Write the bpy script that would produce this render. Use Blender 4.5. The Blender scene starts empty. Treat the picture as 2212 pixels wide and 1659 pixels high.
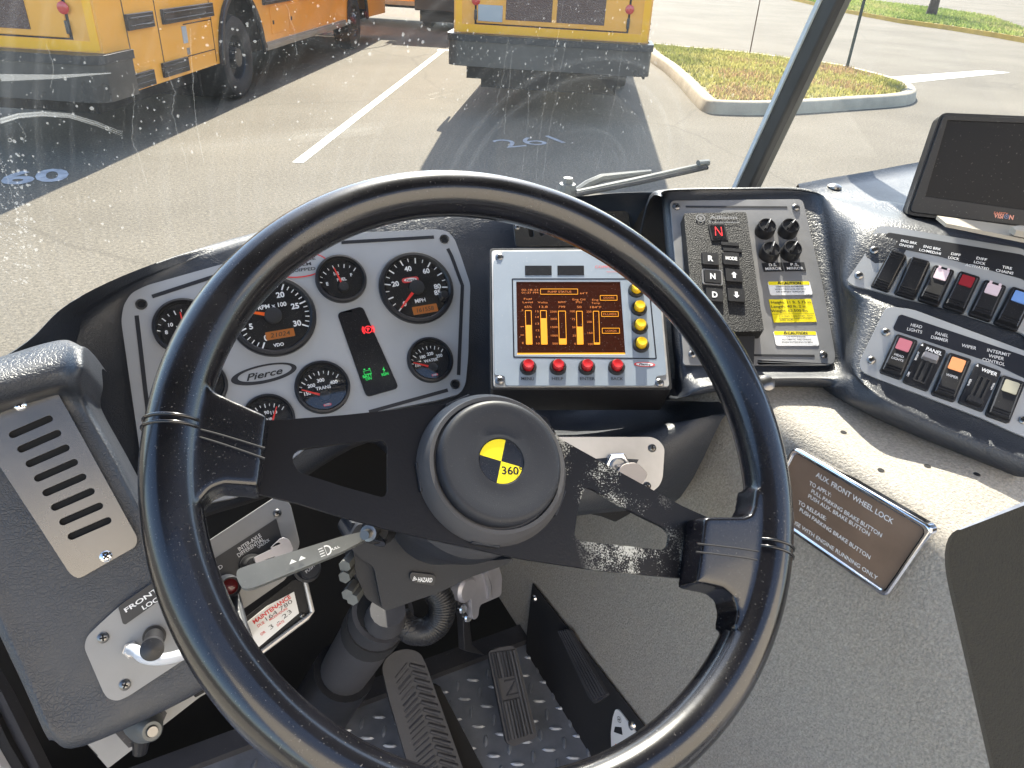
import bpy, bmesh, math, random
from mathutils import Vector as V, Matrix
from mathutils.geometry import tessellate_polygon, delaunay_2d_cdt
random.seed(11)
sc = bpy.context.scene
COL = sc.collection
R_ = math.radians
H = 1.9                     # eye height above the asphalt
F, CX, CY = 1600., 1106., 829.5
TH = R_(28.4)               # the truck points this far left of the view

# ---------------------------------------------------------------- camera
_d = V((958-CX, -(3540-CY), -F)).normalized()
_up = -_d
_fw = V((0, 0, -1)); _fw = (_fw - _up*(_fw @ _up)).normalized()
_rt = _fw.cross(_up)
_RW = Matrix((_rt, _fw, _up))                                   # camera -> level frame
_TW = Matrix(((math.cos(TH), math.sin(TH), 0), (-math.sin(TH), math.cos(TH), 0), (0, 0, 1)))
RC = _TW @ _RW                                                  # camera -> truck frame (= world)
EYE = V((0, 0, H))
def ray(px, py): return RC @ V(((px-CX)/F, -(py-CY)/F, -1.))
def P(px, py, d): return EYE + ray(px, py)*d
def onz(px, py, z): r = ray(px, py); return EYE + r*((z-H)/r.z)
def ony(px, py, y): r = ray(px, py); return EYE + r*(y/r.y)
def onx(px, py, x): r = ray(px, py); return EYE + r*(x/r.x)
def T(c, r, x, y): return (737.3*c + .33345*x, 553.*r + .33345*y)   # survey tile -> survey pixel
def TT(c, r, *xy): return [T(c, r, xy[i], xy[i+1]) for i in range(0, len(xy), 2)]
def HD(a): return V((math.sin(a+TH), math.cos(a+TH), 0))            # heading a right of the view
cam_d = bpy.data.cameras.new('camera'); cam = bpy.data.objects.new('camera', cam_d); COL.objects.link(cam)
cam.matrix_world = Matrix.Translation(EYE) @ RC.to_4x4()
cam_d.sensor_fit = 'HORIZONTAL'; cam_d.sensor_width = 36; cam_d.lens = 36*F/2212
cam_d.clip_start = .02; cam_d.clip_end = 1000
cam_d.dof.use_dof = False
sc.camera = cam

class PL:
    "a plane: az turns it from facing back, el tilts it up"
    def __init__(s, px, py, d, az, el, roll=0):
        az, el = R_(az), R_(el)
        n = V((math.sin(az)*math.cos(el), -math.cos(az)*math.cos(el), math.sin(el)))
        s.set(P(px, py, d), n, roll)
    def set(s, o, n, roll=0, u=None):
        s.o, s.n = o, n.normalized()
        s.u = (V((0, 0, 1)).cross(s.n)).normalized() if u is None else (u - s.n*(u @ s.n)).normalized()
        s.v = s.n.cross(s.u)
        if roll:
            c, k = math.cos(roll), math.sin(roll); s.u, s.v = s.u*c+s.v*k, s.v*c-s.u*k
        s.M = Matrix.Translation(s.o) @ Matrix((s.u, s.v, s.n)).transposed().to_4x4()
        return s
    def w(s, px, py, w=0.):
        r = ray(px, py); t = ((s.o + s.n*w - EYE) @ s.n)/(r @ s.n); return EYE + r*t
    def __call__(s, px, py, w=0.):
        q = s.w(px, py, w)-s.o; return (q @ s.u, q @ s.v)
    def pts(s, pp, w=0.): return [s(*p, w) for p in pp]
    def R(s, px, py, rp, w=0.):
        return rp*(RC.inverted() @ (s.w(px, py, w)-EYE)).z/-F
def plane_from(o, n, u=None): p = PL.__new__(PL); return p.set(o, n, 0, u)

# ---------------------------------------------------------------- mesh building
def rot2(p, a, c=(0, 0)):
    x, y = p[0]-c[0], p[1]-c[1]
    return (c[0]+x*math.cos(a)-y*math.sin(a), c[1]+x*math.sin(a)+y*math.cos(a))
def rrect(cx, cy, w, h, r=0., a=0., k=5):
    r = min(r, w/2*.999, h/2*.999); o = []
    for qx, qy, s in ((1, 1, 0), (-1, 1, 90), (-1, -1, 180), (1, -1, 270)):
        for i in range(k+1 if r > 0 else 1):
            t = R_(s+90*i/k) if r > 0 else 0
            o.append((cx+qx*(w/2-r)+(r*math.cos(t) if r else 0), cy+qy*(h/2-r)+(r*math.sin(t) if r else 0)))
    return [rot2(p, a, (cx, cy)) for p in o]
def circ(cx, cy, r, k=32, ry=None):
    return [(cx+r*math.cos(2*math.pi*i/k), cy+(ry or r)*math.sin(2*math.pi*i/k)) for i in range(k)]
def area2(o): return sum(o[i-1][0]*o[i][1]-o[i][0]*o[i-1][1] for i in range(len(o)))/2
def rounded(poly, r, k=4):
    "polygon with its corners rounded by r (one value or one per corner)"
    n = len(poly); out = []
    for i in range(n):
        a, b, c = V((*poly[i-1], 0)), V((*poly[i], 0)), V((*poly[(i+1) % n], 0))
        rr = r[i] if isinstance(r, (list, tuple)) else r
        d1, d2 = a-b, c-b
        if rr <= 0: out.append(tuple(b[:2])); continue
        t = min(rr, d1.length*.45, d2.length*.45)
        p, q = b+d1.normalized()*t, b+d2.normalized()*t
        for j in range(k+1):
            s = j/k; e = p*(1-s)**2+b*2*s*(1-s)+q*s*s; out.append((e.x, e.y))
    return out
def inside(p, l):
    c = False; x, y = p
    for i in range(len(l)):
        (x1, y1), (x2, y2) = l[i-1], l[i]
        if (y1 > y) != (y2 > y) and x < (x2-x1)*(y-y1)/(y2-y1)+x1: c = not c
    return c
def fill(loops):
    if len(loops) == 1: return [tuple(t) for t in tessellate_polygon([[V((*p, 0)) for p in loops[0]]])]
    flat = [V(p) for l in loops for p in l]; ed = []; b = 0
    for l in loops: ed += [(b+i, b+(i+1) % len(l)) for i in range(len(l))]; b += len(l)
    vo, eo, fo, ov, oe, of = delaunay_2d_cdt(flat, ed, [], 0, 1e-9); out = []
    for f in fo:
        if any(not ov[i] for i in f): continue
        t = tuple(ov[i][0] for i in f); c = (flat[t[0]]+flat[t[1]]+flat[t[2]])/3
        if inside(c, loops[0]) and not any(inside(c, h) for h in loops[1:]): out.append(t)
    return out
class MB:
    def __init__(s): s.v, s.f, s.m = [], [], []
    def add(s, vs, fs, mi=0):
        b = len(s.v); s.v += [V(x) for x in vs]; s.f += [tuple(b+i for i in f) for f in fs]; s.m += [mi]*len(fs); return s
    def prism(s, o, w0, w1, holes=(), mi=0, bottom=True, ins=0.):
        "outline o extruded from w0 up to w1, with through holes; ins draws the top in a little"
        loops = [list(o)]+[list(h) for h in holes]
        if area2(loops[0]) < 0: loops[0].reverse()
        for h in loops[1:]:
            if area2(h) > 0: h.reverse()
        tris = fill(loops)
        flat = [p for l in loops for p in l]; n = len(flat)
        def shp(l):
            if not ins: return l
            out = []
            for i in range(len(l)):
                a, b, c = V(l[i-1]), V(l[i]), V(l[(i+1) % len(l)])
                d = ((b-a).normalized()+(c-b).normalized())
                nn = V((-d.y, d.x)); nn = nn.normalized() if nn.length > 1e-9 else V((0, 0)); out.append(tuple(b+nn*ins))
            return out
        topf = [p for l in loops for p in shp(l)]
        fs = []
        for t in tris:
            a, b, c = [topf[i] for i in t]
            if (b[0]-a[0])*(c[1]-a[1])-(c[0]-a[0])*(b[1]-a[1]) < 0: t = (t[0], t[2], t[1])
            fs.append(tuple(t))
            if bottom: fs.append((t[0]+n, t[2]+n, t[1]+n))
        b = 0
        for l in loops:
            k = len(l)
            for i in range(k):
                j = (i+1) % k; fs.append((b+i, n+b+i, n+b+j, b+j))
            b += k
        return s.add([(p[0], p[1], w1) for p in topf]+[(p[0], p[1], w0) for p in flat], fs, mi)
    def sheet(s, o, w, holes=(), mi=0):
        loops = [list(o)]+[list(h) for h in holes]
        tris = fill(loops); flat = [p for l in loops for p in l]; fs = []
        for t in tris:
            a, b, c = [flat[i] for i in t]
            if (b[0]-a[0])*(c[1]-a[1])-(c[0]-a[0])*(b[1]-a[1]) < 0: t = (t[0], t[2], t[1])
            fs.append(tuple(t))
        return s.add([(p[0], p[1], w) for p in flat], fs, mi)
    def lathe(s, prof, c=(0, 0), k=32, mi=0, sq=1.):
        "profile [(r, w)] turned about the plane's normal at c"
        vs, fs = [], []
        for r, w in prof:
            for i in range(k):
                a = 2*math.pi*i/k; vs.append((c[0]+r*math.cos(a), c[1]+r*sq*math.sin(a), w))
        for j in range(len(prof)-1):
            for i in range(k):
                i2 = (i+1) % k; fs.append((j*k+i, j*k+i2, (j+1)*k+i2, (j+1)*k+i))
        if prof[-1][0] > 1e-6: fs.append(tuple((len(prof)-1)*k+i for i in range(k)))
        return s.add(vs, fs, mi)
    def tube(s, path, r, k=10, mi=0, caps=True, closed=False):
        pts = [V(p) for p in path]; n = len(pts); rs = r if isinstance(r, (list, tuple)) else [r]*n
        vs, fs = [], []; ref = None
        for i, p in enumerate(pts):
            if closed: t = (pts[(i+1) % n]-pts[i-1]).normalized()
            else: t = (pts[min(i+1, n-1)]-pts[max(i-1, 0)]).normalized()
            if ref is None: ref = t.orthogonal().normalized()
            ref = (ref-t*(ref @ t)).normalized(); b = t.cross(ref)
            for j in range(k):
                a = 2*math.pi*j/k; vs.append(p+(ref*math.cos(a)+b*math.sin(a))*rs[i])
        for i in range(n if closed else n-1):
            i2 = (i+1) % n
            for j in range(k):
                j2 = (j+1) % k; fs.append((i*k+j, i*k+j2, i2*k+j2, i2*k+j))
        if caps and not closed:
            fs.append(tuple(reversed(range(k)))); fs.append(tuple((n-1)*k+j for j in range(k)))
        return s.add(vs, fs, mi)
    def box(s, x0, x1, y0, y1, z0, z1, mi=0):
        vs = [(x, y, z) for z in (z0, z1) for y in (y0, y1) for x in (x0, x1)]
        return s.add(vs, [(0, 2, 3, 1), (4, 5, 7, 6), (0, 1, 5, 4), (2, 6, 7, 3), (0, 4, 6, 2), (1, 3, 7, 5)], mi)
    def grid(s, rows, mi=0, flip=False):
        n, m = len(rows), len(rows[0]); fs = []
        for i in range(n-1):
            for j in range(m-1):
                f = (i*m+j, i*m+j+1, (i+1)*m+j+1, (i+1)*m+j); fs.append(f[::-1] if not flip else f)
        return s.add([p for r in rows for p in r], fs, mi)
    def move(s, M):
        s.v = [M @ x for x in s.v]; return s
def crom(p, res):
    "Catmull-Rom through the points"
    p = [V(x) for x in p]; out = []; n = len(p)
    for i in range(n-1):
        a, b, c, d = p[max(i-1, 0)], p[i], p[i+1], p[min(i+2, n-1)]
        for j in range(res):
            t = j/res; out.append(.5*((2*b)+(c-a)*t+(2*a-5*b+4*c-d)*t*t+(3*b-a-3*c+d)*t**3))
    out.append(p[-1]); return out
def lin(p, res):
    p = [V(x) for x in p]; return [p[i].lerp(p[i+1], j/res) for i in range(len(p)-1) for j in range(res)]+[p[-1]]
def smooth_grid(rows, ru=6, rv=6):
    A = [crom(r, ru) for r in rows]; cols = [crom([A[i][j] for i in range(len(A))], rv) for j in range(len(A[0]))]
    return [[cols[j][i] for j in range(len(cols))] for i in range(len(cols[0]))]

def build(name, mb, mat, parent=None, M=None, smooth=30., bevel=0., seg=2, weld=False):
    me = bpy.data.meshes.new(name); me.from_pydata([tuple(x) for x in mb.v], [], mb.f)
    mats = mat if isinstance(mat, (list, tuple)) else [mat]
    for m in mats: me.materials.append(m)
    me.polygons.foreach_set('material_index', mb.m)
    if weld:
        bm = bmesh.new(); bm.from_mesh(me); bmesh.ops.remove_doubles(bm, verts=bm.verts, dist=1e-5); bm.to_mesh(me); bm.free()
    if smooth:
        me.polygons.foreach_set('use_smooth', [True]*len(me.polygons)); me.set_sharp_from_angle(angle=R_(smooth))
    me.update()
    o = bpy.data.objects.new(name, me); COL.objects.link(o)
    if M is not None: o.matrix_world = M
    if parent is not None: o.parent = parent
    if bevel:
        b = o.modifiers.new('soft_edge', 'BEVEL'); b.width = bevel; b.segments = seg; b.limit_method = 'ANGLE'; b.angle_limit = R_(40); b.use_clamp_overlap = True
        b.harden_normals = False
    return o
def tag(o, label=None, cat=None, group=None, kind=None):
    if label: o['label'] = label
    if cat: o['category'] = cat
    if group: o['group'] = group
    if kind: o['kind'] = kind
    return o
def thing(name, label, cat, M=None, group=None):
    o = bpy.data.objects.new(name, None); COL.objects.link(o); o.empty_display_size = .05
    if M is not None: o.matrix_world = M
    return tag(o, label, cat, group)

# ---------------------------------------------------------------- lettering
_txt = {}
def text_geo(s, bold=0., shear=0.):
    key = (s, bold, shear)
    if key not in _txt:
        c = bpy.data.curves.new('lettering', 'FONT'); c.body = s; c.size = 1; c.resolution_u = 3; c.offset = bold; c.shear = shear
        o = bpy.data.objects.new('lettering', c); COL.objects.link(o)
        dg = bpy.context.evaluated_depsgraph_get(); me = bpy.data.meshes.new_from_object(o.evaluated_get(dg))
        vs = [tuple(v.co) for v in me.vertices]; fs = [tuple(p.vertices) for p in me.polygons]
        bpy.data.objects.remove(o); bpy.data.curves.remove(c); bpy.data.meshes.remove(me)
        _txt[key] = (vs, fs)
    return _txt[key]
def text(mb, s, c, h, w=None, a=0., wz=.0006, bold=.015, shear=0., mi=0, skew=0.):
    "one line centred at c, capital height h, total width w (None: natural), turned by a"
    vs, fs = text_geo(s, bold, shear)
    if not vs: return
    x0, x1 = min(v[0] for v in vs), max(v[0] for v in vs)
    sy = h/.73; sx = sy if w is None else w/max(x1-x0, 1e-6)
    out = []
    for x, y, z in vs:
        p = rot2(((x-(x0+x1)/2)*sx+skew*(y-.36)*sy, (y-.36)*sy), a); out.append((c[0]+p[0], c[1]+p[1], wz))
    mb.add(out, fs, mi)
def ptext(mb, pl, s, pa, pb, hp, w=.0006, bold=.015, shear=0., mi=0, base=None):
    "text whose middle line runs from survey pixel pa to pb; hp is its height in pixels"
    A, B = V(pl(*pa, w)), V(pl(*pb, w)); d = B-A
    text(mb, s, tuple((A+B)/2), pl.R((pa[0]+pb[0])/2, (pa[1]+pb[1])/2, hp, w), d.length, math.atan2(d.y, d.x), w, bold, shear, mi)

# ---------------------------------------------------------------- materials
def nodes(name):
    m = bpy.data.materials.new(name); m.use_nodes = True; nt = m.node_tree; b = nt.nodes['Principled BSDF']; return m, nt, b
def N(nt, t, **kw):
    n = nt.nodes.new(t)
    for k, v in kw.items():
        if k.startswith('i_'): n.inputs[k[2:].replace('_', ' ')].default_value = v
        else: setattr(n, k, v)
    return n
def mat(name, col, rough=.5, metal=0., spec=.5, coat=0., bump=0., bscale=200., bkind='noise', var=0., vscale=8., dist=.002, emit=None, es=1., col2=None, dust=0., dscale=500., sheen=0.):
    m, nt, b = nodes(name); L = nt.links.new
    b.inputs['Base Color'].default_value = (*col, 1); b.inputs['Roughness'].default_value = rough; b.inputs['Metallic'].default_value = metal
    b.inputs['Specular IOR Level'].default_value = spec; b.inputs['Coat Weight'].default_value = coat; b.inputs['Coat Roughness'].default_value = .08
    if sheen: b.inputs['Sheen Weight'].default_value = sheen
    tc = N(nt, 'ShaderNodeTexCoord')
    src = None
    if var or col2:
        n = N(nt, 'ShaderNodeTexNoise', i_Scale=vscale, i_Detail=6., i_Roughness=.6); L(tc.outputs['Object'], n.inputs['Vector'])
        r = N(nt, 'ShaderNodeValToRGB'); r.color_ramp.elements[0].position = .32; r.color_ramp.elements[1].position = .68
        c2 = col2 or tuple(x*(1+var) for x in col)
        r.color_ramp.elements[0].color = (*(tuple(x*(1-var) for x in col) if not col2 else col), 1); r.color_ramp.elements[1].color = (*c2, 1)
        L(n.outputs['Fac'], r.inputs['Fac']); src = r.outputs['Color']
        mr = N(nt, 'ShaderNodeMapRange'); mr.inputs['To Min'].default_value = max(rough-.1, .02); mr.inputs['To Max'].default_value = min(rough+.12, 1)
        L(n.outputs['Fac'], mr.inputs['Value']); L(mr.outputs['Result'], b.inputs['Roughness'])
    if dust:
        n = N(nt, 'ShaderNodeTexNoise', i_Scale=dscale, i_Detail=3.); L(tc.outputs['Object'], n.inputs['Vector'])
        r = N(nt, 'ShaderNodeValToRGB'); r.color_ramp.elements[0].position = .66; r.color_ramp.elements[1].position = .74
        r.color_ramp.elements[0].color = (0, 0, 0, 1); r.color_ramp.elements[1].color = (dust, dust, dust, 1); L(n.outputs['Fac'], r.inputs['Fac'])
        mx = N(nt, 'ShaderNodeMix', data_type='RGBA'); L(r.outputs['Color'], mx.inputs['Factor']); mx.inputs['A'].default_value = (*col, 1); mx.inputs['B'].default_value = (.45, .43, .4, 1)
        if src: L(src, mx.inputs['A'])
        src = mx.outputs['Result']
    if src: L(src, b.inputs['Base Color'])
    if bump:
        if bkind == 'leather':
            n = N(nt, 'ShaderNodeTexVoronoi', feature='DISTANCE_TO_EDGE', i_Scale=bscale)
            wn = N(nt, 'ShaderNodeTexNoise', i_Scale=bscale*.45, i_Detail=2.); L(tc.outputs['Object'], wn.inputs['Vector'])
            mx = N(nt, 'ShaderNodeMix', data_type='VECTOR'); mx.inputs['Factor'].default_value = .012*200/bscale
            L(tc.outputs['Object'], mx.inputs['A']); L(wn.outputs['Color'], mx.inputs['B']); L(mx.outputs['Result'], n.inputs['Vector'])
            r = N(nt, 'ShaderNodeMapRange'); r.inputs['From Max'].default_value = .16; L(n.outputs['Distance'], r.inputs['Value'])
            mn = N(nt, 'ShaderNodeTexNoise', i_Scale=bscale*.06, i_Detail=3.); L(tc.outputs['Object'], mn.inputs['Vector']); mk = N(nt, 'ShaderNodeMapRange'); mk.inputs['From Min'].default_value = .35; mk.inputs['From Max'].default_value = .7; mk.inputs['To Min'].default_value = .3; L(mn.outputs['Fac'], mk.inputs['Value'])
            mm = N(nt, 'ShaderNodeMath', operation='MULTIPLY_ADD'); L(r.outputs['Result'], mm.inputs[0]); L(mk.outputs['Result'], mm.inputs[1]); fm = N(nt, 'ShaderNodeMath', operation='MULTIPLY'); fm.inputs[1].default_value = 2.2; L(mn.outputs['Fac'], fm.inputs[0]); L(fm.outputs[0], mm.inputs[2]); hsrc = mm.outputs[0]
        elif bkind == 'brush':
            mp = N(nt, 'ShaderNodeMapping'); mp.inputs['Scale'].default_value = (bscale*.03, bscale, bscale); L(tc.outputs['Object'], mp.inputs['Vector'])
            n = N(nt, 'ShaderNodeTexNoise', i_Scale=1., i_Detail=3.); L(mp.outputs['Vector'], n.inputs['Vector']); hsrc = n.outputs['Fac']
        elif bkind == 'voro':
            n = N(nt, 'ShaderNodeTexVoronoi', i_Scale=bscale); L(tc.outputs['Object'], n.inputs['Vector']); hsrc = n.outputs['Distance']
        else:
            n = N(nt, 'ShaderNodeTexNoise', i_Scale=bscale, i_Detail=4., i_Roughness=.6); L(tc.outputs['Object'], n.inputs['Vector']); hsrc = n.outputs['Fac']
        bp = N(nt, 'ShaderNodeBump', i_Strength=bump, i_Distance=dist); L(hsrc, bp.inputs['Height']); L(bp.outputs['Normal'], b.inputs['Normal'])
    if emit:
        b.inputs['Emission Color'].default_value = (*emit, 1); b.inputs['Emission Strength'].default_value = es
    return m
M_ = {}
M_['vinyl'] = mat('black_vinyl', (.024, .028, .037), .45, spec=.6, bump=.42, bscale=300, bkind='leather', var=.12, vscale=14, dist=.0007, dust=.12, dscale=900)
M_['vinyl_dark'] = mat('dark_vinyl', (.018, .02, .028), .5, bump=.35, bscale=300, bkind='leather', dist=.0006, var=.15, vscale=10)
M_['wheel'] = mat('glossy_black_rim', (.004, .004, .006), .24, spec=.5, coat=.4, bump=.04, bscale=500, dist=.0005, var=.3, vscale=12, dust=.2, dscale=700)
M_['spoke'] = mat('black_painted_steel', (.008, .008, .01), .38, dust=.3, dscale=420, var=.3, vscale=20)
M_['hub'] = mat('grained_hub_plastic', (.016, .018, .024), .5, spec=.35, bump=.25, bscale=1400, dist=.0004, var=.1, dust=.1, dscale=1000)
M_['black'] = mat('black_plastic', (.012, .012, .014), .38, dust=.22, dscale=800, var=.2, vscale=30)
M_['gauge'] = mat('gauge_dial_black', (.012, .012, .014), .22, dust=.25, dscale=1100)
M_['soft_black'] = mat('matt_black', (.012, .012, .014), .75, var=.3, vscale=9, dust=.08, dscale=300)
M_['rubber'] = mat('worn_rubber', (.04, .04, .046), .62, bump=.2, bscale=300, dist=.0006, var=.25, vscale=12, dust=.1, dscale=250)
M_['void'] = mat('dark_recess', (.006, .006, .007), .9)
M_['panel'] = mat('satin_grey_panel', (.36, .37, .385), .42, metal=.25, bump=.05, bscale=900, dist=.0002, var=.05, vscale=10, dust=.05, dscale=900)
M_['panel_dark'] = mat('mid_grey_panel', (.2, .2, .205), .45, metal=.2, bump=.25, bscale=1200, dist=.0003, var=.08, vscale=25, dust=.25, dscale=500)
M_['panel_tan'] = mat('grey_painted_metal', (.25, .25, .25), .5, metal=.15, var=.1, vscale=14, dust=.04, dscale=500)
M_['steel'] = mat('scratched_stainless', (.15, .145, .138), .25, metal=.8, bump=.03, bscale=700, bkind='brush', dist=.0002, var=.1, vscale=9)
M_['satin_steel'] = mat('satin_stainless', (.45, .44, .43), .4, metal=.65, var=.12, vscale=22, bump=.04, bscale=300, dist=.0003)
M_['chrome'] = mat('chrome', (.75, .75, .76), .1, metal=1.)
M_['screw'] = mat('screw_steel', (.2, .195, .19), .3, metal=1.)
M_['screw_black'] = mat('black_screw', (.05, .05, .05), .3, metal=.6)
M_['white'] = mat('white_print', (.78, .78, .78), .5)
M_['white_soft'] = mat('pale_print', (.5, .5, .52), .5)
M_['print_dark'] = mat('black_print', (.015, .016, .02), .45)
M_['red'] = mat('red_plastic', (.5, .02, .025), .25, coat=.4)
M_['needle'] = mat('red_needle', (.75, .04, .03), .35)
M_['needle_orange'] = mat('orange_needle', (.85, .12, .01), .35)
M_['red_print'] = mat('red_print', (.6, .03, .03), .5)
M_['yellow'] = mat('yellow_plastic', (.8, .5, .015), .28, coat=.3)
M_['yellow_label'] = mat('yellow_label', (.75, .62, .01), .4, var=.03)
M_['white_label'] = mat('white_label', (.72, .72, .72), .4, var=.03)
M_['amber_lcd'] = mat('amber_lcd', (.3, .1, .02), .3, emit=(.6, .18, .03), es=.03)
M_['face'] = mat('display_overlay', (.22, .26, .31), .38, var=.03, vscale=20, dust=.3, dscale=420, bump=.03, bscale=600, dist=.0002)
M_['screen'] = mat('display_glass', (.015, .004, .003), .14, emit=(.12, .03, .012), es=.07, dust=.28, dscale=480)
M_['glow'] = mat('amber_pixels', (.25, .1, .0), .4, emit=(1., .4, .0), es=.26)
M_['glow_dim'] = mat('amber_text_pixels', (.2, .06, .01), .4, emit=(1., .26, .015), es=.17)
M_['led_red'] = mat('lit_red', (.3, .01, .01), .4, emit=(1., .03, .04), es=.45)
M_['led_green'] = mat('lit_green', (.01, .2, .03), .4, emit=(.03, .9, .15), es=.2)
M_['carpet'] = mat('grey_carpet', (.325, .3, .262), .95, bump=.85, bscale=400, dist=.0026, var=.25, vscale=330)
M_['carpet_wall'] = mat('grey_trim', (.15, .145, .135), .9, bump=.7, bscale=600, dist=.0012, var=.1, vscale=4)
M_['tread'] = mat('diamond_plate_steel', (.22, .235, .27), .42, metal=.4, var=.25, vscale=14, bump=.1, bscale=120, dist=.0008)
M_['monitor'] = mat('monitor_black', (.018, .019, .022), .42, spec=.3, dust=.16, dscale=500, var=.1, vscale=10)
M_['monitor_glass'] = mat('monitor_screen', (.01, .011, .014), .3, spec=.12, dust=.16, dscale=300)
M_['beige'] = mat('beige_bracket', (.36, .32, .26), .5, var=.08)
M_['alu'] = mat('cast_aluminium', (.42, .41, .44), .42, metal=.7, var=.1, vscale=30)
M_['post'] = mat('post_grey', (.05, .053, .056), .42, metal=.4, var=.2, vscale=10)
M_['post_light'] = mat('post_pale', (.1, .107, .105), .5, metal=.2, var=.12, vscale=15)
M_['brown_plate'] = mat('bronze_label_plate', (.24, .17, .125), .34, metal=.4, var=.15, vscale=14)
M_['pink'] = mat('pale_pink_lens', (.62, .5, .55), .35)
M_['lens_red'] = mat('dark_red_lens', (.25, .02, .03), .3, coat=.3)
M_['lens_blue'] = mat('blue_lens', (.15, .28, .6), .3, coat=.3)
M_['lens_orange'] = mat('orange_lens', (.75, .3, .13), .35)
M_['lens_rose'] = mat('rose_lens', (.4, .13, .17), .35)
M_['lens_clear'] = mat('clear_lens', (.4, .38, .3), .3)
M_['blue_strip'] = mat('glossy_dark_strip', (.02, .022, .03), .16, coat=.6)
M_['dust'] = mat('pale_dust', (.4, .4, .38), .8, var=.2, vscale=200)

M_['tread_lug'] = mat('worn_tread_lug', (.3, .32, .36), .38, metal=.45, var=.5, vscale=7)
M_['stalk'] = mat('grey_stalk_plastic', (.16, .165, .16), .3, dust=.15, dscale=500, var=.2, vscale=15)

m, nt, b = nodes('gauge_lens'); nt.nodes.remove(b); t_ = N(nt, 'ShaderNodeBsdfTransparent'); g_ = N(nt, 'ShaderNodeBsdfGlossy'); g_.inputs['Roughness'].default_value = .06; x_ = N(nt, 'ShaderNodeMixShader'); x_.inputs[0].default_value = .07
nt.links.new(t_.outputs[0], x_.inputs[1]); nt.links.new(g_.outputs[0], x_.inputs[2]); nt.links.new(x_.outputs[0], nt.nodes['Material Output'].inputs['Surface']); M_['lens'] = m

M_['carpet_shaded'] = mat('shaded_carpet', (.012, .012, .01), .95, bump=.9, bscale=420, dist=.0025, var=.5, vscale=300, col2=(.024, .023, .017))  # carpet with the rear face's shade put into its colour

M_['hub_shell'] = mat('grained_grey_collar', (.055, .055, .06), .55, bump=.3, bscale=900, dist=.0005, var=.12)

M_['wiper'] = mat('weathered_wiper_metal', (.14, .145, .14), .5, metal=.3, var=.25, vscale=20)
# ================================================================ planes of the cockpit (truck frame: X right, Y forward)
PC = PL(700, 690, .905, -4, 43.5)          # instrument cluster
PD = PL(1250, 700, .845, -26, 58)        # information display, front plate
PT = PL(1620, 600, .885, -28, 57)         # shift selector panel
PS1 = PL(2050, 590, .80, -56, 50)        # upper switch row
PS2 = PL(2040, 780, .745, -56, 47)        # lower switch row
PB = PL(150, 1040, .64, 2, 38)           # left bolster face
PV = PL(1235, 495, 1.0, -14, 44)         # little vent over the display
PG = PL(1320, 1000, .80, -18, 38)        # ignition plate
PI = PL(560, 1200, .80, 8, 40)           # differential lock panel
PW = PL.__new__(PL)
_n = RC @ V((.33, .355, .874)).normalized()
PW.set(P(1098, 986, .563), _n)
FLOOR = H-1.05

def dep(pl, px, py, w=0): return -(RC.inverted() @ (pl.w(px, py, w)-EYE)).z
def screw(parent, c, r, w, m='screw', name='screw', a=None):
    mb = MB(); mb.lathe([(r, w), (r*.98, w+r*.25), (r*.7, w+r*.48), (r*.35, w+r*.56)], c, 16)
    a = random.uniform(0, 1.5) if a is None else a
    for k in (0, math.pi/2):
        mb.prism(rrect(c[0], c[1], r*1.1, r*.28, 0, a+k), w+r*.5, w+r*.6, mi=1)
    return build(name, mb, [M_[m], M_['void']], parent)
def plate(parent, name, pl, px, w0, w1, m, r=.006, holes=(), bevel=.0008, raw=False):
    o = pl.pts(px, w1) if not raw else px
    mb = MB().prism(rounded(o, r) if r else o, w0, w1, holes=holes)
    return build(name, mb, m if not isinstance(m, str) else M_[m], parent, bevel=bevel, smooth=40)
def slot(c, l, wd, a, k=6):
    h = (l-wd)/2; o = []
    for s in (0, 1):
        for i in range(k+1):
            t = -math.pi/2+math.pi*i/k+math.pi*s; o.append((c[0]+(h if s == 0 else -h)+wd/2*math.cos(t), c[1]+wd/2*math.sin(t)))
    return [rot2(p, a, c) for p in o]
def quad_c(pl, pp, w=0):
    "centre, width, height, angle of a rectangle given by its four survey pixels TL TR BR BL"
    q = [V(pl(*p, w)) for p in pp]; c = (q[0]+q[1]+q[2]+q[3])/4; e = ((q[1]-q[0])+(q[2]-q[3]))/2; g = ((q[0]-q[3])+(q[1]-q[2]))/2
    return (c.x, c.y), e.length, g.length, math.atan2(e.y, e.x)

# ---------------------------------------------------------------- dashboard moulding
dash = thing('dashboard', 'black grained vinyl dashboard moulding wrapped round the steering wheel under the windshield', 'dashboard')
def dp(px, py, d): return P(px, py, d)
def crest_z(px, py, z): return onz(px, py, H+z)
cr = [(-60, 812, -.335), (60, 738, -.335), (150, 655, -.335), (300, 583, -.335), (500, 518, -.335), (720, 466, -.33), (960, 436, -.318), (1215, 427, -.30), (1330, 417, -.278), (1440, 414, -.262)]
row1 = [crest_z(*c) for c in cr]
row0 = [p+V((0, .05, -.045)) for p in row1]; row00 = [p+V((0, .09, -.16)) for p in row1]
def onp(pl, w): return lambda x, y: pl.w(x, y, w)
cl = onp(PC, -.014)
row2 = [p.lerp(q, .55)+V((0, -.004, .002)) for p, q in zip(row1, [cl(-50, 850), cl(80, 770), cl(175, 690), cl(312, 612), cl(508, 540), cl(725, 486), cl(962, 458), cl(1190, 470), cl(1310, 470), cl(1428, 470)])]
row3 = [cl(-30, 900), cl(110, 810), cl(205, 720), cl(325, 640), cl(520, 560), cl(730, 505), cl(965, 485), cl(1100, 540), cl(1250, 560), cl(1425, 560)]
cl2 = onp(PC, -.018)
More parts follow.
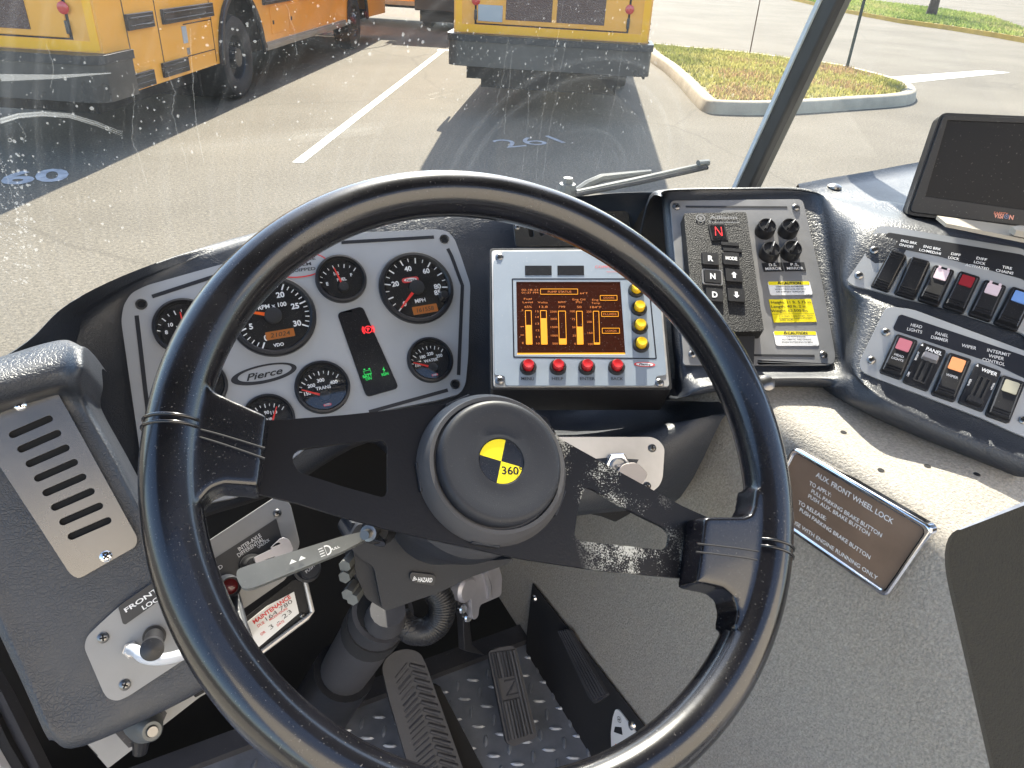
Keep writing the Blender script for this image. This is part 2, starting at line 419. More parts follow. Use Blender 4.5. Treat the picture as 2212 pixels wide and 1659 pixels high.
row4 = [cl2(0, 1100), cl2(180, 1060), cl2(290, 1020), cl2(390, 960), cl2(560, 900), cl2(760, 800), cl2(980, 740), cl2(1070, 760), cl2(1250, 760), cl2(1440, 760)]
row5 = [cl2(0, 1300), cl2(250, 1200), cl2(330, 1130), cl2(430, 1085), cl2(600, 1030), cl2(800, 920), cl2(1000, 900), cl2(1085, 905), cl2(1270, 905), onx(1572, 884, .54)]
mid = onp(PG, -.014)
row6 = [p+V((0, .01, -.03)) for p in row5[:6]]+[mid(1000, 960), mid(1100, 970), mid(1300, 960), onx(1560, 905, .535)]
row7 = [p+V((0, .05, -.05)) for p in row5[:6]]+[mid(1000, 1120), mid(1110, 1130), mid(1280, 1110), onx(1442, 1096, .50)]
row8 = [p+V((0, .14, -.05)) for p in row7]
g = smooth_grid([row00, row0, row1, row2, row3, row4, row5, row6, row7, row8], 5, 5)
build('cluster_hood', MB().grid(g), M_['vinyl'], dash, smooth=60)
# right half: surround of the shift panel, then the wrap towards the driver
t = onp(PT, -.004); s1 = onp(PS1, -.004); s2 = onp(PS2, -.004)
def cz(px, py, z=-.253): return onz(px, py, H+z)
def avg(a, b, k=.5): return a.lerp(b, k)
R1 = [cz(1428, 424), cz(1444, 412), cz(1600, 410), cz(1728, 413), cz(1800, 428), cz(1895, 449, -.256), cz(2050, 490, -.26), cz(2260, 548, -.265)]
R0 = [p+V((.02, .05, -.03)) for p in R1[:5]]+[p+V((.05, .02, -.004)) for p in R1[5:]]
R00 = [p+V((.02, .06, -.16)) for p in R1[:5]]+[p+V((.07, .05, -.05)) for p in R1[5:]]
R2 = [PT.w(1431, 450, -.04), t(1448, 428), t(1600, 423), t(1746, 425), avg(t(1805, 470), s1(1805, 470)), s1(1880, 486), s1(2030, 512), s1(2260, 578)]
R3 = [PT.w(1443, 600, -.04), t(1462, 600), t(1620, 600), t(1776, 600), avg(t(1812, 600), s1(1812, 600)), s1(1833, 612), s1(2000, 690), s1(2260, 775)]
R4 = [PT.w(1452, 740, -.04), t(1474, 740), t(1640, 740), t(1798, 735), avg(t(1830, 700), s2(1830, 700)), avg(s1(1880, 650), s2(1895, 668), .6), s2(2060, 722), s2(2260, 795)]
R5 = [PT.w(1458, 800, -.04), t(1484, 802), t(1650, 800), t(1806, 795), avg(t(1830, 785), s2(1830, 785), .6), s2(1858, 800), s2(2030, 878), s2(2260, 968)]
R6 = [PT.w(1450, 850, -.06), PT.w(1500, 840, .016), PT.w(1640, 819, .02), PT.w(1790, 817, .02), avg(PT.w(1842, 820, .015), PS2.w(1842, 820, .012), .6), PS2.w(1900, 860, .01), PS2.w(2010, 914, .008), PS2.w(2260, 1014, .008)]
R7 = [p+V((.0, .02, -.022)) for p in R6]
R8 = [p+V((.04, .08, -.03)) for p in R7]
g = smooth_grid([R00, R0, R1, R2, R3, R4, R5, R6, R7, R8], 6, 5)
build('selector_surround', MB().grid(g), M_['vinyl'], dash, smooth=60)
# ledge at the foot of the right windshield
ld = [(1728, 413), (1790, 401), (1880, 386), (2000, 364), (2180, 338), (2420, 322)]; ln = [(1735, 420), (1800, 432), (1895, 452), (2050, 493), (2260, 551), (2420, 600)]
A = [cz(*p, -.258) for p in ld]; B = [cz(*p, -.262) for p in ln]
rows = [[a+V((.03, .05, -.12)) for a in A], [a+V((.012, .02, -.004)) for a in A], A, [a.lerp(b, .5) for a, b in zip(A, B)], B, [b+V((0, 0, -.02)) for b in B]]
ledge = build('windshield_ledge', MB().grid(smooth_grid(rows, 3, 3)), M_['vinyl'], dash, smooth=50)
PLg = plane_from(cz(1800, 405, -.258), V((0, 0, 1)), V((1, 0, 0)))
for p in ((1802, 405), (1655, 829)):
    pl = PLg if p[1] < 500 else plane_from(R6[2]+V((0, -.004, .004)), V((-.2, -.5, .8)))
    mb = MB().lathe([(.0095, 0), (.009, .0025), (.005, .0045), (.001, .005)], pl(*p), 18)
    mb.move(pl.M); build('trim_screw', mb, M_['screw'], dash)
# left bolster: box with a lit top, a face that carries the vent, and a rounded outer edge
bf = onp(PB, -.003)
zt = -.318
def bz(x, y, z=zt): return onz(x, y, H+z)
c0 = [bz(-60, 790), bz(20, 765), bz(95, 742), bz(140, 735), bz(172, 748)]
c1 = [bz(-70, 840), bz(20, 812), bz(95, 787), bz(140, 780), bz(172, 790)]
c2 = [avg(bz(-80, 885), bf(-80, 895)), avg(bz(20, 858), bf(20, 866)), avg(bz(100, 832), bf(100, 840)), avg(bz(138, 822), bf(138, 832)), avg(bz(165, 822), bf(168, 836))]
c3 = [bf(-90, 935), bf(20, 895), bf(112, 868), bf(150, 860), bf(180, 868)]
c4 = [bf(-120, 1050), bf(0, 1030), bf(165, 985), bf(215, 968), bf(238, 972)]
c5 = [bf(-80, 1180), bf(20, 1235), bf(215, 1130), bf(285, 1095), bf(304, 1098)]
c6 = [bf(-20, 1310), bf(75, 1370), bf(260, 1260), bf(350, 1215), bf(372, 1215)]
c7 = [bf(60, 1480), bf(140, 1520), bf(330, 1400), bf(440, 1340), bf(460, 1340)]
c8 = [bf(110, 1590), bf(175, 1604), bf(400, 1500), bf(520, 1420), bf(545, 1410)]
rows = []
for r in (c0, c1, c2, c3, c4, c5, c6, c7, c8):
    inner = r[4]+(-PB.n*.02+V((.004, 0, 0))); inner2 = r[4]-PB.n*.12+V((.008, 0, 0))
    out = r[0]-PB.n*.02-V((.004, 0, 0)); out2 = r[0]-PB.n*.14-V((.0, 0, 0))
    rows.append([out2, out]+r+[inner, inner2])
rows.append([p+V((0, .02, -.012)) for p in rows[-1]]); rows.append([p+V((0, .12, -.02)) for p in rows[-1]])
rows.insert(0, [p+V((0, .05, -.03)) for p in rows[0]])
build('side_bolster', MB().grid(smooth_grid(rows, 5, 5)), M_['vinyl'], dash, smooth=60)

# ---------------------------------------------------------------- instrument cluster
clus = thing('instrument_cluster', 'grey instrument panel of round black gauges behind the upper half of the steering wheel', 'instrument panel', PC.M)
o = TT(0, 1, 785, 420, 800, 320, 850, 240, 950, 190, 1440, 52)+TT(1, 0, 0, 1512, 610, 1484)+TT(1, 0, 690, 1497, 735, 1550)+TT(1, 1, 775, 0, 836, 185, 822, 650, 805, 830, 770, 892, 640, 930, 180, 1018)+[(737, 901), (640, 985), (512, 1074), (345, 1108), (318, 1086)]
plate(clus, 'backing_panel', PC, o, -.012, -.001, 'panel', r=.006)
mb = MB()
def strip(mb, pl, pp, hw, w0, w1):
    q = [V(pl(*p, w1)) for p in pp]; L, Rr = [], []
    for i, p in enumerate(q):
        d = (q[min(i+1, len(q)-1)]-q[max(i-1, 0)]).normalized(); nn = V((-d.y, d.x)); L.append(tuple(p+nn*hw)); Rr.append(tuple(p-nn*hw))
    mb.prism(L+Rr[::-1], w0, w1)
for pp in (TT(0, 1, 985, 262, 1360, 140, 1480, 100), TT(0, 1, 885, 385, 945, 900, 975, 1130), TT(1, 0, 0, 1570, 600, 1535), TT(1, 0, 690, 1610, 715, 1659)+TT(1, 1, 785, 190, 760, 770), TT(1, 1, 690, 868, 180, 1010)):
    mb = MB(); strip(mb, PC, pp, .0022, -.002, -.0002); build('pinstripe', mb, M_['print_dark'], clus)
for p in (T(0, 1, 915, 312), T(1, 0, 668, 1548), T(1, 1, 738, 830), (335, 1075)):
    c = PC(*p); r = .0052
    mb = MB().lathe([(r*1.25, -.001), (r*1.2, .0004), (r*.9, .0004), (r*.8, -.0004), (.0001, -.0006)], c, 20); mb.m = [1 if i >= 60 else 0 for i in range(len(mb.f))]
    build('mounting_hole', mb, [M_['screw'], M_['void']], clus)

def gauge(px, py, rp, label, a0, a1, n, majors, nums, ndl, title, sub=None, lcd=None, nd='needle', brand=None, ty=.26, rot=None):
    "dial of radius rp survey pixels; a0..a1 sweep in degrees clockwise from straight down; ndl 0..1"
    c = PC(px, py, .002); R = PC.R(px, py, rp, .002)*1.03
    mb = MB().lathe([(R, -.002), (R, .004), (R*.97, .0062), (R*.9, .0066), (R*.86, .0045), (R*.85, .0012)], c, 56); mb.f.pop(); mb.m.pop()
    gz = build('gauge', mb, M_['black'], clus); gz['label'] = label
    mb = MB().sheet(circ(c[0], c[1], R*.862, 48), .0014); build('dial', mb, M_['gauge'], gz)
    tilt = R_(2)+(rot or 0)
    small = R < .042
    pv = (c[0]+R*.02, c[1]-R*.36) if small else c
    ro, rn, rl = (.9, .63, .86) if small else (.77, .57, .74)
    def pol(t, r):
        a = (R_(158-(158-48)*t) if small else R_(-90-(a0+(a1-a0)*t)))+tilt; return (pv[0]+R*r*math.cos(a), pv[1]+R*r*math.sin(a)), a
    mb = MB()
    for i in range(n+1):
        mj = i % majors == 0; p, a = pol(i/n, ro if mj else ro+.02); mb.sheet(rrect(p[0], p[1], R*(.16 if mj else .10), R*(.034 if mj else .022), 0, a), .0018)
    hn = R*(.135 if small else .14)
    for v, tpos in nums:
        p, a = pol(tpos, rn); text(mb, v, p, hn, None, tilt, .0018, .03)
    text(mb, title, (c[0]+R*.02, c[1]+R*(-.02 if small else ty)), R*(.11 if not small else .13), None, tilt, .0018, .02)
    if sub: text(mb, sub, (c[0], c[1]-R*.72), R*.08, None, tilt, .0018, .03)
    build('dial_marking', mb, M_['white'], gz)
    if brand:
        p = (c[0]+brand[0]*R, c[1]+brand[1]*R); mb = MB().sheet(rrect(p[0], p[1], R*.42*brand[2], R*.13*brand[2], R*.064*brand[2], tilt), .0017, mi=0); mb.sheet(circ(p[0], p[1], R*.16*brand[2], 20, R*.045*brand[2]), .002, mi=1)
        text(mb, 'Pierce', p, R*.07*brand[2], None, tilt, .0023, .02, .3, mi=2); build('badge', mb, [M_['red_print'], M_['white'], M_['print_dark']], gz)
    if lcd:
        p = (c[0]+lcd[0]*R, c[1]+lcd[1]*R); mb = MB().prism(rrect(p[0], p[1], R*lcd[2], R*lcd[3], R*.02, tilt), .001, .002, mi=0); text(mb, lcd[4], p, R*lcd[3]*.55, R*lcd[2]*.7, tilt, .0023, .01, .15, mi=1); build('odometer_display', mb, [M_['amber_lcd'], M_['print_dark']], gz)
    p, a = pol(ndl, 0)
    q = lambda r, s: (pv[0]+R*(r*math.cos(a)-s*math.sin(a)), pv[1]+R*(r*math.sin(a)+s*math.cos(a)))
    build('pointer', MB().prism([q(.1, -.045), q(rl, -.018), q(rl, .018), q(.1, .045)], .003, .0038), M_[nd], gz)
    build('pointer_hub', MB().lathe([(R*.2, .002), (R*.2, .0052), (R*.17, .006), (R*.02, .0061)], pv, 28), M_['soft_black'], gz)
    build('lens', MB().lathe([(R*.86, .0072), (R*.6, .0082), (R*.3, .0087), (R*.001, .0089)], c, 36), M_['lens'], gz, smooth=60)
    return c, R
gauge(*T(0, 1, 1770, 388), 88, 'large tachometer reading just under ten, with an amber counter', 28, 332-34, 30, 5, [('0', .0), ('5', 5/30), ('10', 10/30), ('15', .5), ('20', 20/30), ('25', 25/30), ('30', 1.)], 9/30, 'RPM x 100', 'VDO', (.08, -.47, .66, .2, '21024'), 'needle_orange')
c, R = gauge(*T(1, 1, 488, 205), 79, 'large speedometer with its pointer at zero', 48, 312-20, 17, 2, [('0', .0), ('20', .255), ('40', .5), ('60', .71), ('80', .93), ('85', 1.)], .0, 'MPH', None, (.1, -.62, .68, .22, '161558'), 'needle', brand=(-.12, .24, 1.1), ty=-.36)
build('reset_button', MB().lathe([(R*.13, .001), (R*.13, .006), (R*.1, .008), (R*.1, .012), (R*.02, .0122)], (c[0]+R*.66, c[1]-R*.34), 20), M_['black'], clus)
gauge(737, 602, 53, 'fuel gauge with its pointer near one half', 100, 260, 8, 2, [('E', .0), ('1/2', .5), ('F', 1.)], .5, 'FUEL')
gauge(697, 836, 57, 'transmission temperature gauge with a dull glare across its top', 75, 285-20, 10, 2, [('150', .0), ('200', .27), ('300', .6), ('400', 1.)], .05, 'TRANS', brand=(.05, -.68, .7))
gauge(*T(1, 1, 577, 672), 49, 'water temperature gauge beside the right edge of the cluster', 70, 290-20, 10, 2, [('100', .0), ('180', .36), ('220', .66), ('250', 1.)], .03, 'WATER', brand=(.05, -.68, .7))
gauge(580, 905, 54, 'air pressure gauge half hidden by the left spoke', 60, 300, 10, 2, [('30', .1), ('60', .33), ('90', .6), ('110', .82)], .86, 'AIR')
gauge(397, 704, 61, 'voltmeter half hidden by the rim', 80, 280, 8, 2, [('8', .0), ('10', .25), ('14', .75), ('16', 1.)], .6, 'VOLTS')
gauge(432, 832, 55, 'gauge almost hidden behind the rim', 60, 300, 10, 2, [('0', .0), ('60', .5), ('120', 1.)], .7, 'AIR')
# warning lamp strip
q = [(728, 676), (783, 661), (862, 838), (792, 858)]
ws = plate(clus, 'warning_lamp_strip', PC, q, -.002, .0012, 'gauge', r=.006)
mb = MB(); c = PC(*T(1, 1, 175, 476), .0016); r = .0078
for rr0, rr1 in ((.62, .5),): mb.sheet(circ(*c, r*rr0, 28), .0016, holes=[circ(*c, r*rr1, 28)])
for s in (0, math.pi):
    for k0, k1 in ((.75, .86), (.93, 1.02)):
        a = [s-.7+1.4*i/10 for i in range(11)]; mb.sheet([(c[0]+r*k1*math.cos(x), c[1]+r*k1*math.sin(x)) for x in a]+[(c[0]+r*k0*math.cos(x), c[1]+r*k0*math.sin(x)) for x in reversed(a)], .0016)
text(mb, 'P', c, r*.6, None, .05, .0016, .04); build('brake_lamp', mb, M_['led_red'], ws)
mb = MB(); c = PC(*T(1, 1, 168, 755)); mb.sheet(rrect(*c, .009, .0048, 0, .08), .0016, holes=[rrect(*c, .008, .0038, 0, .08)])
mb.sheet(rrect(c[0]-.003, c[1]+.004, .002, .0015), .0016); mb.sheet(rrect(c[0]+.003, c[1]+.004, .002, .0015), .0016)
text(mb, 'BATT', PC(*T(1, 1, 168, 778)), .0036, .0115, .08, .0016, .02); text(mb, 'ON', PC(*T(1, 1, 175, 796)), .0036, None, .08, .0016, .015); build('battery_lamp', mb, M_['led_green'], ws)
mb = MB(); text(mb, 'IGN', PC(*T(1, 1, 282, 766)), .0036, .0085, .08, .0016, .02); c = PC(*T(1, 1, 274, 738)); mb.sheet([(c[0]+.001, c[1]+.004), (c[0]-.0018, c[1]-.0003), (c[0]+.0002, c[1]-.0003)], .0016); mb.sheet([(c[0]-.001, c[1]-.004), (c[0]+.0018, c[1]+.0003), (c[0]-.0002, c[1]+.0003)], .0016); build('ignition_lamp', mb, M_['led_green'], ws)
# maker's badge and the brake-system oval
mb = MB(); c, wd, hg, a = quad_c(PC, TT(0, 1, 1480, 780, 1920, 690, 1935, 745, 1500, 840)); L_ = V(PC(*T(0, 1, 1500, 805)))-V(PC(*T(0, 1, 1925, 715))); a = math.atan2(-L_.y, -L_.x); Lh = L_.length/2
mb.sheet([rot2(p, a, c) for p in circ(*c, Lh, 48, Lh*.3)], -.0003, holes=[[rot2(p, a, c) for p in circ(c[0]+.001, c[1]+.0008, Lh*.82, 48, Lh*.22)]])
text(mb, 'Pierce', c, Lh*.22, Lh*1.12, a, -.0003, .02, .35); build('maker_badge', mb, M_['print_dark'], clus)
mb = MB(); c = PC(*T(0, 1, 1935, 58)); a = .0; mb.sheet([rot2(p, a, c) for p in circ(*c, .036, 40, .0165)], -.0002, mi=0); mb.sheet([rot2(p, a, c) for p in circ(*c, .034, 40, .015)], .0000, mi=1)
text(mb, 'AIR BRAKE', (c[0], c[1]+.0068), .0042, .043, a, .0003, .02, mi=2); text(mb, 'SYSTEM', (c[0], c[1]+.0002), .0042, .03, a, .0003, .02, mi=2); text(mb, 'EQUIPPED', (c[0]+.001, c[1]-.0066), .0042, .036, a, .0003, .02, mi=2)
build('oval_sticker', mb, [M_['red_print'], M_['panel'], M_['print_dark']], clus)

# ---------------------------------------------------------------- information display
disp = thing('information_display', 'amber lit vehicle information screen in a pale blue grey frame with red and yellow buttons', 'display', PD.M)
body = [(1058, 537), (1424, 534), (1452, 842), (1060, 842)]
plate(disp, 'housing', PD, body, -.055, -.003, 'black', r=.004, bevel=.002)
f_o = [(1062, 541), (1420, 538), (1446, 835), (1066, 836)]
plate(disp, 'front_plate', PD, f_o, -.003, .0, 'satin_steel', r=.004)
f_i = [(1085, 543), (1398, 540), (1402, 560), (1419, 562), (1440, 810), (1418, 812), (1414, 833), (1092, 833), (1090, 812), (1068, 810), (1066, 562), (1084, 560)]
scr_px = TT(1, 1, 1133, 170, 1806, 170, 1840, 640, 1140, 642)
plate(disp, 'front_overlay', PD, f_i, -.001, .0012, 'face', r=.003, holes=[PD.pts(scr_px)])
mb = MB(); fr = TT(1, 1, 1108, 148, 1830, 148, 1990, 148, 2040, 664, 1118, 654)
for a, b in zip(fr, fr[1:]+fr[:1]): strip(mb, PD, [a, b], .0007, .0008, .0015)
build('frame_line', mb, M_['blue_strip'], disp)
scr = build('screen', MB().sheet(PD.pts(scr_px), .0004), M_['screen'], disp)
for x0 in (1190, 1400): plate(disp, 'blank_window', PD, TT(1, 1, x0, 62, x0+172, 62, x0+173, 123, x0+1, 123), .001, .0018, 'gauge', r=.0005)
mb = MB(); D = lambda x, y: T(1, 1, x, y)
def bx(mb, x0, y0, x1, y1, wpx, mi=0):
    for a, b in (((x0, y0), (x1, y0)), ((x1, y0), (x1+(y1-y0)*.03, y1)), ((x1+(y1-y0)*.03, y1), (x0+(y1-y0)*.03, y1)), ((x0+(y1-y0)*.03, y1), (x0, y0))): strip(mb, PD, [D(*a), D(*b)], PD.R(1250, 690, wpx*.6), .0004, .0008)
bx(mb, 1290, 213, 1531, 247, .8); bx(mb, 1677, 255, 1786, 286, .8); bx(mb, 1686, 360, 1794, 391, .8); bx(mb, 1690, 467, 1802, 500, .8)
bars = [(1192, 353, 38, .56), (1290, 353, 38, .76), (1406, 356, 46, .16), (1523, 357, 38, .52), (1632, 357, 36, .04)]
for x, y, wd, fr_ in bars:
    y1 = 571; bx(mb, x, y, x+wd, y1, 1.0)
    yt = y1-(y1-y)*fr_; k = .03; mb.sheet(PD.pts([D(x+(yt-y)*k, yt), D(x+wd+(yt-y)*k, yt), D(x+wd+(y1-y)*k, y1), D(x+(y1-y)*k, y1)]), .0007)
mb.sheet(PD.pts(TT(1, 1, 1140, 630, 1836, 628, 1838, 640, 1140, 642)), .0007)
build('bar_graph', mb, M_['glow'], scr)
mb = MB()
def dt(s, x0, x1, y, h=15): ptext(mb, PD, s, D(x0, y), D(x1, y), h*.33, .0009, -.004)
for a in (('02-18-23', 1168, 1275, 219), ('01:37 PM', 1168, 1275, 237), ('PUMP STATUS', 1338, 1490, 231, 17), ('64\u00b0F', 1547, 1596, 241), ('DOORS', 1700, 1768, 270), ('FLUIDS', 1698, 1782, 376), ('LOADS', 1713, 1783, 484), ('Fuel', 1183, 1233, 277), ('Level', 1175, 1240, 299), ('Volts', 1272, 1336, 300), ('RPM', 1405, 1450, 299), ('Eng Oil', 1498, 1580, 281), ('PSI', 1520, 1556, 299), ('Eng', 1625, 1665, 283), ('Temp', 1620, 1675, 304), ('65%', 1187, 1234, 329, 17), ('13.8', 1282, 1336, 329, 17), ('799', 1405, 1450, 329, 17), ('50', 1527, 1556, 330, 17), ('184\u00b0F', 1612, 1685, 331, 17),
          ('F', 1170, 1180, 352), ('E', 1172, 1183, 563), ('15', 1257, 1278, 358), ('14', 1258, 1279, 395), ('13', 1259, 1281, 438), ('12', 1261, 1283, 481), ('11', 1262, 1284, 524), ('10', 1263, 1285, 566), ('2500', 1352, 1395, 360), ('2000', 1354, 1397, 407), ('1500', 1356, 1400, 460), ('1000', 1358, 1403, 515), ('500', 1368, 1403, 567), ('100', 1482, 1514, 358), ('75', 1493, 1514, 408), ('50', 1496, 1517, 461), ('25', 1499, 1520, 515), ('0', 1510, 1520, 568), ('250', 1588, 1620, 360), ('200', 1591, 1624, 426), ('150', 1596, 1628, 498), ('100', 1599, 1632, 570)): dt(*a)
for y in (458, 513): mb.sheet(PD.pts(TT(1, 1, 1160, y, 1183, y, 1183, y+3, 1160, y+3)), .0009)
build('screen_text', mb, M_['glow_dim'], scr)
mb = MB()
for s, x0, x1 in (('MENU', 1166, 1248), ('HELP', 1365, 1438), ('ENTER', 1547, 1643), ('BACK', 1748, 1826)): ptext(mb, PD, s, D(x0, 793), D(x1, 795), 23*.333, .0016, .004)
build('button_name', mb, M_['print_dark'], disp)
mb = MB(); ptext(mb, PD, 'COMMAND ZONE', D(1645, 70), D(1905, 70), 22*.333, .0016, -.004); ptext(mb, PD, 'ADVANCED ELECTRONICS', D(1718, 102), D(1900, 102), 9*.333, .0016, -.004); build('display_title', mb, M_['red_print'], disp)
mb = MB(); c = PD(*D(1963, 707)); Lh = PD.R(1390, 790, 23); mb.sheet(circ(*c, Lh, 32, Lh*.26), .0016, mi=0); mb.sheet(circ(*c, Lh*.82, 32, Lh*.18), .0018, mi=1); text(mb, 'Pierce', c, Lh*.24, Lh*1.1, 0, .002, .02, .3, mi=2); build('maker_badge', mb, [M_['red_print'], M_['white_label'], M_['print_dark']], disp)
def push(x, y, m, label):
    c = PD(*D(x, y), .003); r = PD.R(1250, 750, 18)
    b = build('push_button', MB().lathe([(r, .0012), (r, .0045), (r*.9, .0058), (r*.74, .0058), (r*.74, .003)], c, 28), M_['black'], disp); b['label'] = label
    build('button_cap', MB().lathe([(r*.66, .003), (r*.66, .0105), (r*.55, .0122), (r*.3, .0118), (r*.02, .0114)], c, 24), M_[m], b)
for x, s in ((1210, 'menu'), (1403, 'help'), (1590, 'enter'), (1783, 'back')): push(x, 720, 'red', f'round red {s} button')
for i, (x, y) in enumerate(((1910, 222), (1928, 340), (1933, 458), (1940, 576))): push(x, y, 'yellow', 'round yellow button beside the screen')
for p in (D(1025, 8), D(1025, 807), D(2060, 822), (1408, 549)): screw(disp, PD(*p), PD.R(1250, 700, 9.5), .0, 'screw')

# ---------------------------------------------------------------- vent over the display
vent = thing('defrost_vent', 'small stainless slotted vent plate above the amber display', 'vent', PV.M)
vp = TT(1, 0, 1110, 1405, 1500, 1375, 1862, 1364, 1872, 1490, 1872, 1590, 1128, 1596)
hs = []
for i in range(9):
    c = PV(*T(1, 0, 1228+i*66.5, 1500-i*9 if i < 8 else 1425)); hs.append(slot(c, PV.R(1200, 490, 27), PV.R(1200, 490, 10.5), math.pi/2))
plate(vent, 'slotted_plate', PV, vp, -.002, 0., 'steel', r=.005, holes=hs, bevel=.0003)
build('vent_backing', MB().sheet(PV.pts(TT(1, 0, 1130, 1420, 1850, 1380, 1850, 1580, 1130, 1580)), -.0045), M_['void'], vent)
for p in (T(1, 0, 1140, 1473), T(1, 0, 1838, 1470)): screw(vent, PV(*p), PV.R(1200, 490, 6), 0., 'screw')
# ---------------------------------------------------------------- left vent plate
sv = thing('side_vent', 'scratched stainless vent plate with eight black slots on the left bolster', 'vent', PB.M)
vp = TT(0, 1, -150, 1030, 320, 848, 365, 870)+TT(0, 2, 893, 170, 880, 225, 510, 435, 455, 405)+TT(0, 1, -160, 1120)
hs = []
for i in range(8):
    A, B = V(PB(*T(0, 1, 62+54.2*i, 1168+94*i-(0 if i < 8 else 0)))), V(PB(*T(0, 1, 342+54.2*i, 1046+94*i))); c = (A+B)/2; d = B-A
    hs.append(slot(tuple(c), d.length, PB.R(150, 1040, 15), math.atan2(d.y, d.x)))
plate(sv, 'slotted_plate', PB, vp, -.002, .0015, 'steel', r=.006, holes=hs, bevel=.0004)
build('vent_backing', MB().sheet(PB.pts(TT(0, 1, -40, 1150, 330, 990)+TT(0, 2, 780, 130, 480, 290)), -.0015), M_['void'], sv)
for p in (T(0, 1, 133, 967), T(0, 2, 688, 287)): screw(sv, PB(*p), PB.R(150, 1000, 12.5), .0015, 'chrome')
# ---------------------------------------------------------------- shift selector panel
sel = thing('shift_panel', 'grey metal panel carrying the gear selector keypad, four mirror knobs and yellow warning labels', 'control panel', PT.M)
o = [(1447, 433), (1734, 430)]+TT(2, 1, 905, 170, 990, 640, 985, 690, 950, 706, 0, 706)+[(1476, 770)]
plate(sel, 'backing_plate', PT, o, -.003, .0, 'panel_dark', r=.008, bevel=.0008)
mb = MB(); strip(mb, PT, TT(2, 0, 20, 1337, 678, 1341), .0013, .0001, .0006); strip(mb, PT, TT(2, 1, 460, 642, 855, 646), .0013, .0001, .0006); build('pinstripe', mb, M_['print_dark'], sel)
for p in (T(2, 0, 733, 1345), T(1, 0, 2170, 1340), T(2, 1, 912, 640), T(2, 1, 62, 637)): screw(sel, PT(*p), PT.R(*p, 8.5), 0., 'screw')
HT = .016
kp = build('selector_keypad', MB().prism(rounded(PT.pts([(1476, 460), (1613, 457), (1652, 716), (1500, 720)], HT), .004), .0002, HT, ins=.0006), mat('grained_black_casting', (.007, .007, .008), .6, spec=.3, bump=.7, bscale=800, bkind='voro', dist=.0009, dust=.2, dscale=750), sel, bevel=.0012)
build('keypad_slab', MB().prism(PT.pts(TT(2, 1, 290, 515, 470, 515, 462, 700, 300, 705), .006), .0002, .006), M_['soft_black'], sel, bevel=.001)  # flat black slab below the keypad
def key(x, y, s, w=112, h=92, lit=False):
    c = PT(*T(2, 1, x, y), HT+.001); k = PT.R(1560, 600, .33345); wq, hq = w*k, h*k*1.12
    b = build('selector_key', MB().prism(rrect(*c, wq, hq, .002, -.03), HT-.001, HT+.003, ins=.0008), M_['black'], kp, bevel=.0008)
    mb = MB()
    if s in '^v':
        sg = 1 if s == '^' else -1; q = lambda a, e: (c[0]+a*wq, c[1]+sg*e*hq)
        mb.sheet([q(-.17, .04), q(0, .24), q(.17, .04)], HT+.0034); mb.sheet([q(-.08, -.22), q(-.08, .04), q(.08, .04), q(.08, -.22)], HT+.0034)
    else: text(mb, s, c, hq*(.42 if len(s) == 1 else .26), wq*(.3 if len(s) == 1 else .66), -.03, HT+.0034, .035)
    build('key_mark', mb, M_['white'], b)
    if lit: build('key_ring', MB().prism(rrect(*c, wq*1.16, hq*1.14, .003, -.03), HT, HT+.0016, holes=[rrect(*c, wq*1.0, hq*1.0, .002, -.03)]), M_['panel_dark'], b)
for a in ((178, 22, 'R'), (312, 22, 'MODE'), (192, 137, 'N'), (330, 130, '^'), (205, 256, 'D'), (345, 258, 'v')): key(*a, lit=a[2] == 'N')
c, w, h, a = quad_c(PT, TT(2, 0, 182, 1465, 270, 1462, 276, 1550, 190, 1552), HT)
wnd = build('gear_window', MB().prism(rrect(*c, w*1.25, h*1.2, .001, a), HT-.0005, HT+.0012, mi=0).prism(rrect(*c, w, h, .001, a), HT, HT+.0016, mi=1), [M_['black'], M_['gauge']], kp)
mb = MB(); q = lambda x, y: (c[0]+x*w, c[1]+y*h)
for p0, p1 in (((-.24, -.3), (-.22, .02)), ((-.22, .06), (-.2, .36)), ((.24, -.3), (.24, .02)), ((.24, .06), (.22, .36)), ((-.17, .3), (.2, -.28))):
    d = V(q(*p1))-V(q(*p0)); nn = V((-d.y, d.x)).normalized()*.0005; A, B = V(q(*p0)), V(q(*p1)); mb.sheet([tuple(A-nn), tuple(B-nn), tuple(B+nn), tuple(A+nn)], HT+.002)
build('gear_digit', mb, M_['led_red'], wnd)
mb = MB()
for x, y, w_, r2 in ((305, 1583, 112, 0), (322, 1622, 118, 0)):
    c = PT(*T(2, 0, x, y), HT); k = PT.R(1560, 530, .33345); mb.prism(rrect(*c, w_*k, 24*k, 0, -.02), HT-.001, HT+.0012)
build('window_slot', mb, M_['black'], kp)
mb = MB(); ptext(mb, PT, 'Allison', T(2, 0, 172, 1408), T(2, 0, 352, 1408), 9, HT+.0009, .03); ptext(mb, PT, 'Transmission', T(2, 0, 165, 1438), T(2, 0, 368, 1438), 5.5, HT+.0009, .03)
c = PT(*T(2, 0, 115, 1415), HT); r = PT.R(1510, 470, 10); mb.sheet(circ(*c, r, 24), HT+.0009, holes=[circ(*c, r*.72, 24)]); mb.sheet(circ(*c, r*.4, 16), HT+.0009)
build('raised_maker_mark', mb, M_['panel_dark'], kp)
